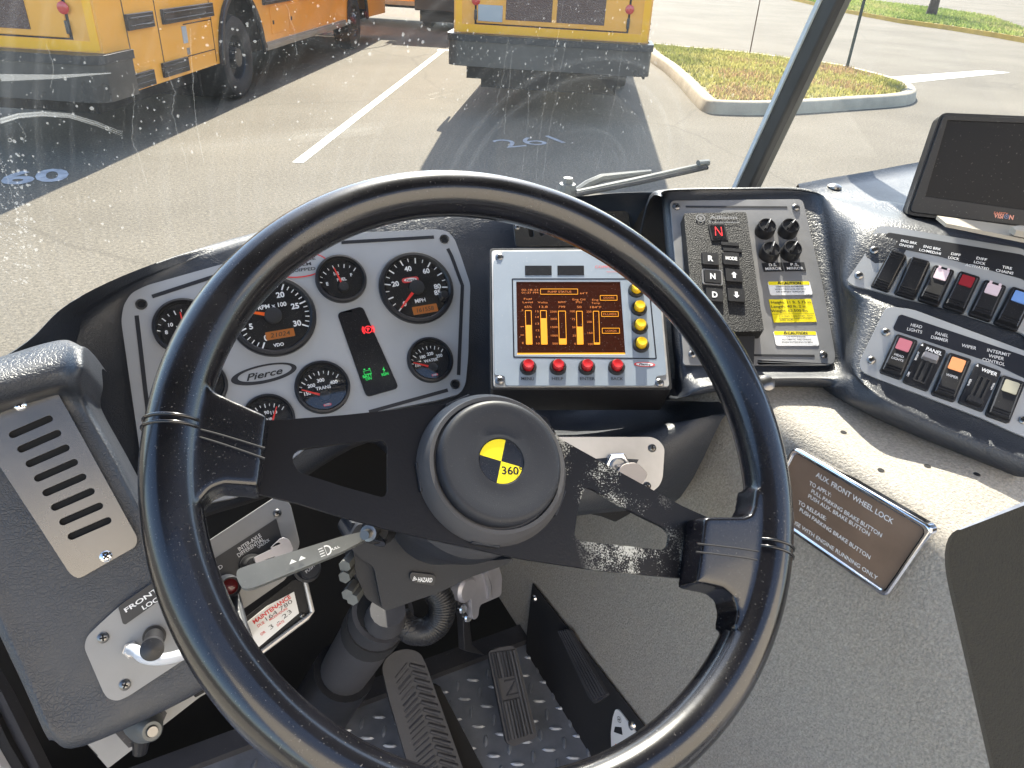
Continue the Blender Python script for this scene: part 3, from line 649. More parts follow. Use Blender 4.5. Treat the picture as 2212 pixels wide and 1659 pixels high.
def knob(x, y, ang):
    c = PT(*T(2, 0, x, y), .008); r = PT.R(1660, 500, 20.5)
    b = build('mirror_knob', MB().lathe([(r, .0003), (r*1.02, .005), (r*.98, .007), (r*.95, .0125), (r*.88, .014), (r*.8, .014), (r*.77, .0125), (r*.03, .0125)], c, 36), M_['black'], sel)
    build('knob_grip', MB().prism(rrect(*c, r*1.5, r*.3, r*.12, ang), .0122, .017, ins=.0005), M_['black'], b, bevel=.0008)
    build('knob_pointer', MB().prism(rrect(c[0]+r*.42*math.cos(ang), c[1]+r*.42*math.sin(ang), r*.6, r*.07, 0, ang), .017, .0173), M_['white'], b)
for x, y, a in ((540, 1478, 1.1), (690, 1478, .9), (567, 1628, 1.2), (706, 1622, 1.0)): knob(x, y, a)
for s, q in (('D.S.|MIRROR', (517, 48, 645, 45, 650, 100, 520, 104)), ('P.S.|MIRROR', (655, 45, 788, 44, 795, 98, 658, 100))):
    c, w, h, a = quad_c(PT, TT(2, 1, *q)); mb = MB().prism(rrect(*c, w, h, 0, a), .0002, .001); l = build('mirror_label', mb, M_['print_dark'], sel)
    mb = MB(); a_, b_ = s.split('|'); text(mb, a_, (c[0], c[1]+h*.24), h*.32, w*.38, a, .0013, .008); text(mb, b_, (c[0], c[1]-h*.2), h*.32, w*.78, a, .0013, .008); build('lettering', mb, M_['white'], l)
def caution(q, lines, tail):
    c, w, h, a = quad_c(PT, TT(2, 1, *q)); r = .0025
    mb = MB().prism(rrect(*c, w, h, r, a), .0002, .0008, mi=0)
    top = rot2((0, h*.36), a); cy = (c[0]+top[0], c[1]+top[1]); mb.sheet(rrect(*cy, w*.97, h*.26, r*.5, a), .001, mi=1)
    text(mb, 'CAUTION', (cy[0]+w*.05, cy[1]), h*.19, w*.46, a, .0013, .035, mi=2)
    tx, ty = cy[0]-w*.23, cy[1]; tri = [(tx-h*.12, ty-h*.1), (tx+h*.12, ty-h*.1), (tx, ty+h*.12)]; mb.sheet(tri, .0013, mi=2); text(mb, '!', (tx, ty-h*.03), h*.12, None, 0, .0015, .02, mi=1)
    for i, (s, wf) in enumerate(lines): text(mb, s, (c[0], c[1]+h*(.1-.19*i)), h*.105, w*wf, a, .0012, .012, mi=2)
    text(mb, tail, (c[0]+w*.4, c[1]-h*.42), h*.06, None, a, .0012, .01, mi=2)
    return build('caution_label', mb, [M_['white_label'], M_['yellow_label'], M_['print_dark']], sel)
caution((553, 168, 828, 166, 834, 252, 561, 255), (('DISENGAGE RETARDER', .66), ('WHEN VEHICLE IS ON WET', .74), ('OR SLIPPERY SURFACES.', .68)), '91-0496')
caution((588, 488, 868, 490, 880, 583, 600, 583), (('DO NOT ENGAGE', .44), ('AUTOMATIC TIRE CHAINS', .68), ('WHEN EXCEEDING 25 MPH', .72)), '91-0181')
c, w, h, a = quad_c(PT, TT(2, 1, 562, 284, 834, 280, 863, 428, 584, 432))
mb = MB().prism(rrect(*c, w, h, 0, a), .0002, .0008, mi=0)
for i, (s, wf) in enumerate((('Height: 11 ft. 5.75 in.', .95), ('Length: 40 ft. 2 in.', .84), ('Weight: 63,500 lbs', .86))): text(mb, s, (c[0]-w*(.02+.01*i)*(0 if i == 0 else 1)-w*(.0 if i == 0 else .04), c[1]+h*(.36-.19*i)), h*.12, w*wf, a, .0012, .004, mi=1)
mb.sheet(rrect(c[0], c[1]-h*.15, w*.97, h*.012, 0, a), .001, mi=1)
for i, (s, wf, ox) in enumerate((('Fire dept: revise height above', .8, .06), ('if apparatus height changes.', .78, .05), ('JOB# 15245', .32, -.18))): text(mb, s, (c[0]+w*ox, c[1]-h*(.23+.1*i)), h*.07, w*wf, a, .0012, .002, mi=1)
build('vehicle_size_label', mb, [M_['yellow_label'], M_['print_dark']], sel)

# ---------------------------------------------------------------- switch rows
def rocker(par, pl, q, lens=None, worn=False, label=None, word=None, tip=1, clip=False):
    "q: four survey pixels TL TR BR BL of the switch body"
    c, w, h, a = quad_c(pl, q, .004)
    M = Matrix.Translation((c[0], c[1], 0)) @ Matrix.Rotation(a, 4, 'Z')
    fr = build('rocker_switch', MB().prism(rrect(0, 0, w, h, w*.14), 0, .0035, ins=.0006).move(M), M_['black'], par, bevel=.0006)
    if label: fr['label'] = label
    k = tip; x0, x1 = -w*.4, w*.4; pr = [(-h*.44, .009 if k > 0 else .0045), (0, .0062), (h*.44, .0045 if k > 0 else .009)]
    mb = MB(); rows = [[(x, y, z-(.0012 if abs(x) > w*.35 else 0)) for x in (x0, x0+w*.06, 0, x1-w*.06, x1)] for y, z in ((pr[0][0]-.0005, .002), pr[0], (-h*.22, (pr[0][1]+pr[1][1])/2-.0002), pr[1], (h*.22, (pr[1][1]+pr[2][1])/2-.0002), pr[2], (pr[2][0]+.0005, .002))]
    mb.grid(rows, flip=True)
    for yy in (.3, .36, .42, -.3, -.36, -.42):
        z = pr[0][1]+(pr[2][1]-pr[0][1])*(yy+.44)/.88; mb.box(-w*.36, w*.36, yy*h-.0005, yy*h+.0005, z-.001, z+.0007)
    build('rocker_paddle', mb.move(M), M_['black'], fr, smooth=25)
    if lens:
        z = lambda y: pr[1][1]+(pr[2][1]-pr[1][1])*y/(h*.44)
        y0, y1 = h*.12, h*.40; mb = MB(); s = .0011
        o = rrect(0, (y0+y1)/2, w*.58, y1-y0, w*.06); mb.prism(o, 0, 1); mb.v = [V((v.x, v.y, z(v.y)+(s if v.z > .5 else -.001))) for v in mb.v]
        if clip:
            for sx in (-1, 1): mb.box(sx*w*.2-w*.06, sx*w*.2+w*.06, y1, y1+h*.06, z(y1)-.001, z(y1)+s+.0008)
        build('indicator_lens', mb.move(M), M_[lens], fr)
    if word:
        mb = MB()
        for i, s_ in enumerate(word.split('|')): text(mb, s_, (0, -h*.02-i*h*.09), h*.055, None, 0, pr[1][1]+.0008, .015)
        build('switch_word', mb.move(M), M_['white_soft'], fr)
    return fr
def slider(par, pl, q, title, pos, words_, label, tabm):
    c, w, h, a = quad_c(pl, q, .003); M = Matrix.Translation((c[0], c[1], 0)) @ Matrix.Rotation(a, 4, 'Z')
    b = build('slide_switch', MB().prism(rrect(0, 0, w, h, w*.1), 0, .004, ins=.0006).move(M), M_['black'], par, bevel=.0006); b['label'] = label
    build('slide_track', MB().prism(rrect(w*.05, -h*.08, w*.5, h*.62, w*.04), .004, .0052, holes=[rrect(-w*.07, -h*.08, w*.1, h*.56), rrect(w*.17, -h*.08, w*.1, h*.56)]).move(M), M_['soft_black'], b)
    build('slide_tab', MB().prism(rrect(w*.05, h*pos, w*.62, h*.17, w*.06), .0045, .0105, ins=.0012).move(M), M_[tabm], b, bevel=.0008)
    mb = MB(); text(mb, title, (w*.08, h*.38), h*.085, w*.62, 0, .0044, .02)
    for s_, x, y, r in words_: text(mb, s_, (w*x, h*y), w*.085, None, r, .0044, .01)
    for sx in (-.42,): mb.sheet([(w*(sx-.05), h*.4), (w*(sx+.05), h*.4), (w*sx, h*.46)], .0044)
    build('switch_word', mb.move(M), M_['white'], b)
up = thing('switch_panel', 'upper grey switch row with engine brake and diff lock rockers under the monitor', 'switch panel', PS1.M, 'grey switch rows on the right wing of the dash')
o = TT(2, 0, 1185, 1640, 1245, 1490, 1275, 1465, 1340, 1465, 2211, 1612)+[(2290, 618), (2255, 790)]+TT(2, 1, 2211, 500, 1650, 320, 1400, 265, 1240, 222, 1105, 192, 1062, 160)
plate(up, 'backing_plate', PS1, o, -.003, .0, 'panel', r=.006)
plate(up, 'name_strip', PS1, TT(2, 0, 1325, 1503, 2211, 1650)+[(2280, 632), (2270, 680)]+TT(2, 1, 2211, 150, 1660, 0)+TT(2, 0, 1288, 1585), .0, .0009, 'print_dark', r=.004)
mb = MB()
def t2(pl, s, r_, x, y, wz, hz, w=.0012, ang=None):
    c = pl(*T(2, r_, x, y), w); k = pl.R(2000, 650, .33345); text(mb, s, c, hz*k, wz*k, 0 if ang is None else ang, w, .012)
for s, r_, x, y, wz in (('ENG BRK', 0, 1467, 1567, 100), ('ON/OFF', 0, 1450, 1592, 88), ('ENG BRK', 0, 1617, 1605, 105), ('LO/MED/HI', 0, 1603, 1630, 130), ('DIFF', 0, 1770, 1648, 55), ('LOCK', 1, 1757, 14, 65), ('DIFF', 1, 1938, 18, 60), ('LOCK', 1, 1925, 44, 66), ('ACTIVATED', 1, 1908, 70, 136), ('TIRE', 1, 2102, 75, 55), ('CHAINS', 1, 2086, 101, 98)): t2(PS1, s, r_, x, y, wz, 20)
build('lettering', mb, M_['white'], up)
for p in (T(2, 0, 1240, 1622), T(2, 1, 1142, 128)): screw(up, PS1(*p), PS1.R(*p, 9), 0., 'screw')
rk = [((1345, -45, 1462, 5, 1335, 225, 1212, 195), None, 'worn rocker switch shining at its lower end', False, None), ((1482, 0, 1620, 45, 1500, 275, 1360, 240), None, 'plain black rocker switch', False, None), ((1640, 50, 1775, 95, 1655, 320, 1510, 280), 'pink', 'rocker switch with a pale pink lens', True, None),
      ((1800, 90, 1940, 135, 1820, 370, 1675, 325), 'lens_red', 'rocker switch with a dark red lens', False, None), ((1965, 145, 2110, 195, 1995, 420, 1840, 375), 'pink', 'second rocker switch with a pale pink lens', True, None), ((2135, 190, 2290, 240, 2175, 490, 2010, 430), 'lens_blue', 'rocker switch with a blue lens', False, None)]
for q, l, lb, cp, wd in rk: rocker(up, PS1, TT(2, 1, *q), l, label=lb, clip=cp, tip=-1 if l is None else 1)
lo = thing('switch_panel', 'lower grey switch row with head lights, panel dimmer and wiper controls', 'switch panel', PS2.M, 'grey switch rows on the right wing of the dash')
o = TT(2, 1, 1142, 690, 1310, 345, 1350, 328, 1490, 345, 2211, 612)+[(2300, 790), (2255, 960)]+TT(2, 1, 2150, 1145, 1940, 1050, 1600, 920, 1250, 790, 1160, 750)
plate(lo, 'backing_plate', PS2, o, -.003, .0, 'panel', r=.006)
plate(lo, 'name_strip', PS2, TT(2, 1, 1405, 373, 2211, 645)+[(2285, 800), (2270, 838)]+TT(2, 1, 2211, 790, 2000, 690, 1358, 475), .0, .0009, 'blue_strip', r=.004)
mb = MB()
for s, r_, x, y, wz in (('HEAD', 1, 1515, 452, 66), ('LIGHTS', 1, 1503, 482, 88), ('PANEL', 1, 1680, 508, 74), ('DIMMER', 1, 1665, 536, 98), ('WIPER', 1, 1855, 587, 82), ('INTERMIT', 1, 2048, 625, 125), ('WIPER', 1, 2032, 655, 84), ('CONTROL', 1, 2015, 685, 122)): t2(PS2, s, r_, x, y, wz, 22)
build('lettering', mb, M_['white_soft'], lo)
for p in (T(2, 1, 1316, 495), T(2, 1, 1222, 676), T(2, 1, 2205, 1065)): screw(lo, PS2(*p), PS2.R(*p, 9), 0., 'screw')
rocker(lo, PS2, TT(2, 1, 1395, 500, 1535, 545, 1415, 800, 1262, 745), 'lens_rose', label='head lights rocker with a rose lens', word='HEAD|LIGHTS')
slider(lo, PS2, TT(2, 1, 1545, 555, 1715, 612, 1585, 878, 1425, 815), 'PANEL', .2, (('BRIGHT', -.42, .15, math.pi/2), ('DIM', -.42, -.3, math.pi/2)), 'panel dimmer slide switch with a grey tab', 'alu')
rocker(lo, PS2, TT(2, 1, 1735, 620, 1885, 668, 1760, 945, 1595, 888), 'lens_orange', label='wiper rocker with an orange lens', word='WIPER')
slider(lo, PS2, TT(2, 1, 1910, 690, 2070, 748, 1945, 1010, 1775, 945), 'WIPER', -.36, (('WIPER', -.42, 0, math.pi/2), ('WASH', .42, .1, -math.pi/2)), 'wiper slide switch with its black tab pulled down', 'black')
rocker(lo, PS2, TT(2, 1, 2080, 765, 2240, 820, 2110, 1080, 1945, 1025), 'lens_clear', label='last rocker with a clear yellowish lens')

# ---------------------------------------------------------------- monitor
PM = PL(2090, 350, .865, -44, 20)
mon = thing('monitor', 'black video monitor with a dark screen on a bracket over the switch rows', 'monitor', PM.M)
mq = TT(2, 0, 1672, 728, 2720, 772, 2520, 1520, 1446, 1392)
plate(mon, 'casing', PM, mq, -.028, -.0005, 'monitor', r=.008, bevel=.004)
plate(mon, 'bezel', PM, TT(2, 0, 1690, 742, 2700, 785, 2505, 1500, 1470, 1372), -.001, .003, 'monitor', r=.006, bevel=.0022, holes=[PM.pts(TT(2, 0, 1716, 778, 2650, 815, 2470, 1395, 1572, 1272), .003)])
build('screen', MB().sheet(PM.pts(TT(2, 0, 1712, 774, 2656, 811, 2474, 1400, 1568, 1277), -.0002), .0004), M_['monitor_glass'], mon)
mb = MB(); ptext(mb, PM, 'SAFETY', T(2, 0, 2016, 1378), T(2, 0, 2108, 1387), 5.2, .0034, .012); build('logo_word', mb, mat('logo_red', (.55, .16, .1), .5), mon)
mb = MB(); ptext(mb, PM, 'VISI', T(2, 0, 2016, 1394), T(2, 0, 2078, 1401), 9.5, .0034, .035); ptext(mb, PM, 'N', T(2, 0, 2116, 1406), T(2, 0, 2144, 1409), 9.5, .0034, .035)
build('logo_word', mb, mat('logo_orange', (.6, .26, .2), .5), mon)
mb = MB(); c = PM(*T(2, 0, 2097, 1403), .003); r = PM.R(2150, 460, 4.6); mb.sheet(circ(*c, r, 24), .0034, holes=[circ(*c, r*.68, 24)]); mb.sheet(circ(*c, r*.34, 16), .0034, mi=0); build('logo_ring', mb, mat('logo_blue', (.12, .16, .3), .4), mon)
build('sensor_window', MB().prism(PM.pts(TT(2, 0, 1690, 1408, 1786, 1418, 1788, 1430, 1686, 1418)), -.004, .0036), M_['panel_tan'], mon)
br = MB(); b0 = PS1.M.inverted()
for q, z0, z1 in ((TT(2, 0, 1640, 1420, 2330, 1512, 2300, 1590, 2120, 1555, 1700, 1470), 0, .004),):
    pp = [cz(*p, -.237) for p in q]; n = len(pp); br.add(pp+[p+V((0, 0, .004)) for p in pp], [tuple(range(n))[::-1], tuple(range(n, 2*n))]+[(i, (i+1) % n, n+(i+1) % n, n+i) for i in range(n)])
iM = mon.matrix_world.inverted() if False else PM.M.inverted()
build('bracket_plate', br.move(iM), M_['beige'], mon)
m0 = PM.w(*T(2, 0, 2130, 1470), -.012)
build('bracket_stem', MB().tube([m0, m0+V((.02, .03, -.05))], .011, 14).move(iM), M_['beige'], mon)
m1 = cz(*T(2, 0, 2190, 1520), -.231)
build('bracket_nut', MB().lathe([(.011, 0), (.011, .006), (.006, .008), (.001, .008)], (0, 0), 6).move(iM @ Matrix.Translation(m1)), M_['beige'], mon)
# ---------------------------------------------------------------- steering wheel
wh = thing('steering_wheel', 'big black steering wheel with two flat spokes and a yellow and black hub emblem', 'steering wheel', PW.M)
RM, rt = .2338, .0203
def rim_r(a):
    return rt
mb = MB(); k, n = 28, 160; vs, fs = [], []
for i in range(n):
    a = 2*math.pi*i/n
    for j in range(k):
        b = 2*math.pi*j/k; r = RM+rt*.94*math.cos(b); vs.append((r*math.cos(a), r*math.sin(a), rt*1.02*math.sin(b)))
for i in range(n):
    for j in range(k):
        fs.append((i*k+j, ((i+1) % n)*k+j, ((i+1) % n)*k+(j+1) % k, i*k+(j+1) % k))
mb.add(vs, fs); RIM = mb
# spoke boots: moulded webs that flow out of the rim
wb = .0
def rimpt(px, py, rr=RM):
    x, y = PW(px, py, 0); l = math.hypot(x, y); return (x*rr/l, y*rr/l)
def boot(inner, outer, w0, w1):
    o = PW.pts(inner, .004)+[rimpt(*p) for p in outer]
    if area2(o) < 0: o.reverse()
    RIM.prism(o, w0, w1, ins=.003); return None
b1 = boot(TT(0, 1, 1315, 700, 1325, 790, 1345, 835, 1420, 890, 1745, 1040, 1752, 1062, 1680, 1548, 1640, 1535, 1450, 1522, 1375, 1555, 1310, 1640, 1270, 1800), TT(0, 1, 1040, 1900, 1000, 1600, 1000, 1250, 1050, 1000, 1130, 700), -.014, .0125)
b2 = boot(TT(2, 1, 430, 1500, 412, 1620)+TT(2, 2, 390, 12, 350, 22, 115, 22, 92, 40, 60, 300, 40, 475, 90, 492, 225, 520, 280, 565, 300, 640, 285, 760), TT(2, 2, 480, 800, 540, 600, 575, 350, 575, 50)+TT(2, 1, 570, 1500), -.014, .0125)
rim = build('rim', RIM, M_['wheel'], wh, smooth=0)
md = rim.modifiers.new('one_skin', 'REMESH'); md.mode = 'VOXEL'; md.voxel_size = .0015; md.use_smooth_shade = True
md = rim.modifiers.new('fillet', 'SMOOTH'); md.factor = .5; md.iterations = 14
b1 = b2 = rim
def seam(boot_, pp, w=.0121, r=.0008, m='soft_black'):
    path = []
    for p in pp:
        x, y = PW(*p, .0124); path.append((x, y, w))
    build('grip_seam', MB().tube(crom(path, 6), r, 8), M_[m], boot_, smooth=70)
seam(b1, TT(0, 1, 1130, 1085, 1400, 1150, 1715, 1245)); seam(b1, TT(0, 1, 1130, 1128, 1400, 1205, 1715, 1312))
seam(b2, TT(2, 2, 95, 205, 350, 235, 560, 268)); seam(b2, TT(2, 2, 88, 258, 350, 290, 560, 325))
# ridges where the boots wrap the rim
def ring(parent, px, py, m='wheel'):
    x, y = PW(px, py, 0); a = math.atan2(y, x); e = V((math.cos(a), math.sin(a), 0)); path = [tuple(e*(RM+(rt*.955)*math.cos(b))+V((0, 0, rt*1.03*math.sin(b)))) for b in [2*math.pi*i/24 for i in range(24)]]
    build('rim_ridge', MB().tube(path, .0012, 6, closed=True), M_[m], parent, smooth=70)
ring(b1, 300, 908); ring(b1, 297, 925); ring(b2, 1700, 1195); ring(b2, 1698, 1212)
# flat spokes with cut-outs
sp = [(560, 905), (587, 908), (737, 897), (937, 876), (1000, 868), (1180, 900), (1207, 946), (1340, 1020), (1474, 1093), (1530, 1118), (1540, 1200), (1520, 1252), (1474, 1249), (1300, 1233), (1121, 1206), (937, 1166), (837, 1143), (737, 1116), (640, 1086), (545, 1064)]
hl = [(632, 990), (634, 980), (645, 970), (737, 958), (825, 949), (837, 960), (837, 1064), (827, 1075), (737, 1050), (645, 1020), (634, 1002)]
hr = [(1259, 1062), (1266, 1054), (1278, 1055), (1367, 1106), (1436, 1140), (1447, 1156), (1444, 1179), (1431, 1188), (1340, 1178), (1251, 1168), (1241, 1156), (1247, 1106)]
WS = -.016
m, nt, b = nodes('dusty_black_spoke'); L = nt.links.new
tc = N(nt, 'ShaderNodeTexCoord'); b.inputs['Roughness'].default_value = .4; b.inputs['Specular IOR Level'].default_value = .22
n1 = N(nt, 'ShaderNodeTexNoise', i_Scale=28., i_Detail=5.); n2 = N(nt, 'ShaderNodeTexNoise', i_Scale=900., i_Detail=2.); L(tc.outputs['Object'], n1.inputs['Vector']); L(tc.outputs['Object'], n2.inputs['Vector'])
sx = N(nt, 'ShaderNodeSeparateXYZ'); L(tc.outputs['Object'], sx.inputs['Vector'])
rx = N(nt, 'ShaderNodeMapRange'); rx.inputs['From Min'].default_value = .035; rx.inputs['From Max'].default_value = .06; L(sx.outputs['X'], rx.inputs['Value'])
rx2 = N(nt, 'ShaderNodeMapRange'); rx2.inputs['From Min'].default_value = .135; rx2.inputs['From Max'].default_value = .1; L(sx.outputs['X'], rx2.inputs['Value'])
a1 = N(nt, 'ShaderNodeMath', operation='MULTIPLY'); L(rx.outputs['Result'], a1.inputs[0]); L(rx2.outputs['Result'], a1.inputs[1])
a2 = N(nt, 'ShaderNodeMath', operation='MULTIPLY_ADD'); L(n2.outputs['Fac'], a2.inputs[0]); a2.inputs[1].default_value = .5; L(n1.outputs['Fac'], a2.inputs[2])
r = N(nt, 'ShaderNodeMapRange'); r.inputs['From Min'].default_value = .8; r.inputs['From Max'].default_value = .9; L(a2.outputs[0], r.inputs['Value'])
a3 = N(nt, 'ShaderNodeMath', operation='MULTIPLY'); L(r.outputs['Result'], a3.inputs[0]); L(a1.outputs[0], a3.inputs[1])
mx = N(nt, 'ShaderNodeMix', data_type='RGBA'); mx.inputs['A'].default_value = (.009, .009, .011, 1); mx.inputs['B'].default_value = (.5, .5, .46, 1); L(a3.outputs[0], mx.inputs['Factor']); L(mx.outputs['Result'], b.inputs['Base Color'])
n3 = N(nt, 'ShaderNodeTexNoise', i_Scale=520., i_Detail=2.); L(tc.outputs['Object'], n3.inputs['Vector']); bp = N(nt, 'ShaderNodeBump', i_Strength=.25, i_Distance=.0006); L(n3.outputs['Fac'], bp.inputs['Height']); L(bp.outputs['Normal'], b.inputs['Normal'])
mb = MB().prism(rounded(PW.pts(sp, WS), .003), WS-.004, WS, holes=[rounded(PW.pts(hl, WS), .002), rounded(PW.pts(hr, WS), .002)])
build('spoke_plate', mb, m, wh, bevel=.0009, seg=2)
# hub
hc = PW(1083, 996, .005)
prof = [(.061, -.085), (.0635, -.04), (.0625, -.028), (.0595, -.012), (.0555, -.004), (.0535, -.001), (.0505, -.001), (.0495, -.004)]
hb = build('hub_shell', MB().lathe(prof, hc, 64), M_['hub_shell'], wh, smooth=50)
for i in range(5):
    a = 2*math.pi*i/5+.5; c = (hc[0]+.0612*math.cos(a), hc[1]+.0612*math.sin(a))
    mb = MB().box(-.0015, .0003, -.011, .011, -.033, -.012); mb.move(Matrix.Translation((hc[0]+.0602*math.cos(a), hc[1]+.0602*math.sin(a), 0)) @ Matrix.Rotation(a, 4, 'Z')); build('hub_pad', mb, M_['hub'], hb, bevel=.0006)
cp = [(.0484, -.006), (.0484, .0035), (.0475, .0062), (.0452, .0076), (.0425, .0078), (.036, .0068), (.029, .0058), (.0215, .0052), (.0195, .0056), (.0182, .0056), (.0176, .0044), (.0001, .0044)]
hcap = build('horn_cap', MB().lathe(cp, hc, 64), M_['hub'], wh, smooth=50)
ec = hc; er = .0172; ed = R_(-31)
mb = MB()
for q in range(4):
    pts = [ec]+[(ec[0]+er*math.cos(ed+math.pi/2*q+math.pi/2*i/12), ec[1]+er*math.sin(ed+math.pi/2*q+math.pi/2*i/12)) for i in range(13)]
    mb.sheet(pts, .0047, mi=0 if q in (1, 3) else 1)
d = rot2((er*.45, -er*.42), ed*.5); text(mb, '360\u00b0', (ec[0]+d[0]+.0006, ec[1]+d[1]), er*.36, er*.98, R_(-16), .005, .02, 0, mi=1)
build('emblem', mb, [M_['yellow_label'], M_['gauge']], hcap)
mb = MB(); c = rot2((-.002, -.0335), 0); c = (hc[0]+c[0], hc[1]+c[1])
mb.tube([(c[0]-.004, c[1]+.004, .0056), (c[0]-.003, c[1]-.002, .0056), (c[0]+.001, c[1]-.004, .0056), (c[0]+.006, c[1]-.003, .0056)], .0004, 6); mb.tube([(c[0]-.004, c[1]+.004, .0056), (c[0]-.001, c[1]+.003, .0056)], .0004, 6)
build('horn_mark', mb, M_['hub'], hcap)

# ---------------------------------------------------------------- steering column
colm = thing('steering_column', 'black plastic steering column barrel and shroud with a hazard tab under the steering wheel', 'steering column', PW.M)
prof = [(.03, -.19), (.05, -.185), (.053, -.14), (.056, -.138), (.058, -.1), (.062, -.098), (.063, -.07), (.06, -.052), (.05, -.05)]
build('barrel', MB().lathe(prof, (hc[0], hc[1]), 56), M_['hub'], colm, smooth=40)
iW = PW.M.inverted()
PS = PL(900, 1230, .735, -6, 30)
sh = TT(1, 2, 30, 200, 110, 70, 340, 130, 560, 210, 800, 330, 1130, 300, 1060, 345, 830, 425, 640, 520, 290, 640, 265, 625, 210, 350, 120, 300)
mb = MB().prism(rounded(PS.pts(sh, .0), .006), -.09, .0).move(iW @ PS.M); build('shroud', mb, M_['hub'], colm, bevel=.006, seg=3)
mb = MB().prism(rounded(PS.pts(TT(1, 2, 60, 60, 205, 120, 290, 640, 160, 560, 90, 400), -.012), .004), -.1, -.012).move(iW @ PS.M); build('tilt_housing', mb, M_['hub'], colm, bevel=.004)
hz = MB().prism(rounded(PS.pts(TT(1, 2, 445, 385, 610, 405, 600, 478, 470, 458, 440, 430), .002), .004), -.002, .004, mi=0)
ptext(hz, PS, 'HAZARD', T(1, 2, 497, 437), T(1, 2, 590, 441), 9.5, .0046, .03, mi=1)
c = PS(*T(1, 2, 474, 430), .004); r = PS.R(890, 1250, 5.6); tri = lambda k: [(c[0]-r*k, c[1]-r*k*.7), (c[0]+r*k, c[1]-r*k*.7), (c[0], c[1]+r*k*1.0)]
hz.sheet(tri(1), .0046, holes=[tri(.62)], mi=1); hz.sheet(tri(.36), .0046, mi=1)
build('hazard_tab', hz.move(iW @ PS.M), [M_['print_dark'], M_['white']], colm, bevel=.0008)
for x, y in ((72, 290), (70, 360), (90, 470), (120, 500)):
    p = P(*T(1, 2, x, y), .735); mb = MB().tube([p, p+V((-.012, -.016, .006))], .0062, 6).move(iW); build('bolt', mb, M_['wiper'], colm)
# turn-signal stalk
st = thing('signal_stalk', 'flat black turn signal stalk reaching out of the column under the left spoke', 'stalk')
PK = PL(680, 1200, .6, -4, 52)
q = TT(0, 2, 1535, 372, 1600, 348, 2211, 158)+TT(1, 2, 130, 128, 165, 140, 160, 175)+TT(0, 2, 2211, 260, 1640, 492, 1570, 498, 1530, 420)
top = TT(0, 2, 1530, 375, 1610, 345, 2211, 158)+TT(1, 2, 135, 130, 160, 148)+TT(1, 2, 20, 205)+TT(0, 2, 1640, 440, 1610, 445)
plate(st, 'lever', PK, q, -.013, .0, 'stalk', r=.003, bevel=.003); st.children[0].matrix_world = PK.M
mb = MB(); ptext(mb, PK, 'PULL', T(0, 2, 2140, 247), T(0, 2, 2200, 222), 5.2, .0007, .02)
c = PK(*T(0, 2, 2108, 252), 0); _e = V(PK(*T(0, 2, 2200, 222)))-V(PK(*T(0, 2, 2140, 247))); a = math.atan2(_e.y, _e.x); r = .0042
dsh = [(0.0, -r)]+[(r*.2+r*math.cos(t), r*math.sin(t)) for t in [-math.pi/2+math.pi*i/10 for i in range(11)]]+[(0., r)]
dsi = [(x*.7+.0003, y*.74) for x, y in dsh]
mb.sheet([tuple(V(rot2(p, a))+V(c)) for p in dsh], .0007, holes=[[tuple(V(rot2(p, a))+V(c)) for p in dsi]])
for i in range(4): mb.sheet([tuple(V(rot2(p, a))+V(c)) for p in rrect(-r*.75, r*(.75-.5*i), r*.9, r*.16)], .0007)
for p in (T(0, 2, 1955, 300), T(0, 2, 1895, 322)):
    e = V(PK(*p)); mb.sheet([tuple(e+V(rot2(x, a))) for x in ((-.003, -.0012), (.003, -.0012), (0, .002))], .0007)
o = build('lever_marking', mb, M_['white'], st, M=None); o.matrix_world = PK.M
p0, p1 = P(*T(1, 2, 150, 150), .612), P(*T(1, 2, 215, 118), .64)
build('lever_pivot', MB().tube([p0, p0.lerp(p1, .35), p0.lerp(p1, .36), p0.lerp(p1, .6), p0.lerp(p1, .62), p1], [.004, .004, .007, .007, .0055, .0055], 16), M_['screw'], st)
p2 = P(*T(1, 2, 262, 110), .67)
build('lever_socket', MB().tube([p1, p2], [.012, .014], 16), M_['soft_black'], st)
p = P(*T(1, 2, 245, 205), .64); build('lever_nut', MB().tube([p, p+V((.006, .01, .004))], .006, 6), M_['screw'], st)
# lower shaft, boot and coil hose
shf = thing('steering_shaft', 'worn black steering shaft in a dusty sleeve running down to the floor', 'shaft')
a0, a1, a2 = P(828, 1322, .86), P(742, 1455, 1.0), P(650, 1600, 1.16)
build('upper_sleeve', MB().tube([a0, a0.lerp(a1, .04), a0.lerp(a1, .5), a1], [.037, .034, .034, .033], 24), M_['rubber'], shf)
d = (a0-a1).normalized(); build('sleeve_mouth', MB().tube([a0-d*.004, a0+d*.0015], [.031, .031], 24), M_['void'], shf)
build('sleeve_clamp', MB().tube([a0.lerp(a1, .16), a0.lerp(a1, .3)], [.0362, .0362], 24), M_['soft_black'], shf)
build('lower_shaft', MB().tube([a1-d*-.01, a2], [.042, .046], 24), M_['black'], shf, smooth=40)
u0 = P(838, 1318, .83); build('joint', MB().tube([u0, P(832, 1338, .85)], [.02, .024], 16), M_['rubber'], shf)
hose = thing('coiled_hose', 'black coiled hose looping below the steering column', 'hose')
ctr = [P(*T(1, 2, x, y), .86) for x, y in ((600, 500), (650, 580), (640, 690), (570, 765), (480, 775), (410, 740), (370, 690))]
cc = crom(ctr, 16); mb = MB(); path = []
for i in range(len(cc)*6):
    t = i/6; j = min(int(t), len(cc)-2); p = cc[j].lerp(cc[j+1], t-j); tt = (cc[j+1]-cc[j]).normalized(); e = tt.orthogonal().normalized(); f_ = tt.cross(e); a = t*2*math.pi/2.2; path.append(p+(e*math.cos(a)+f_*math.sin(a))*.013)
build('coil', MB().tube(path, .0032, 6), M_['black'], hose, smooth=80)
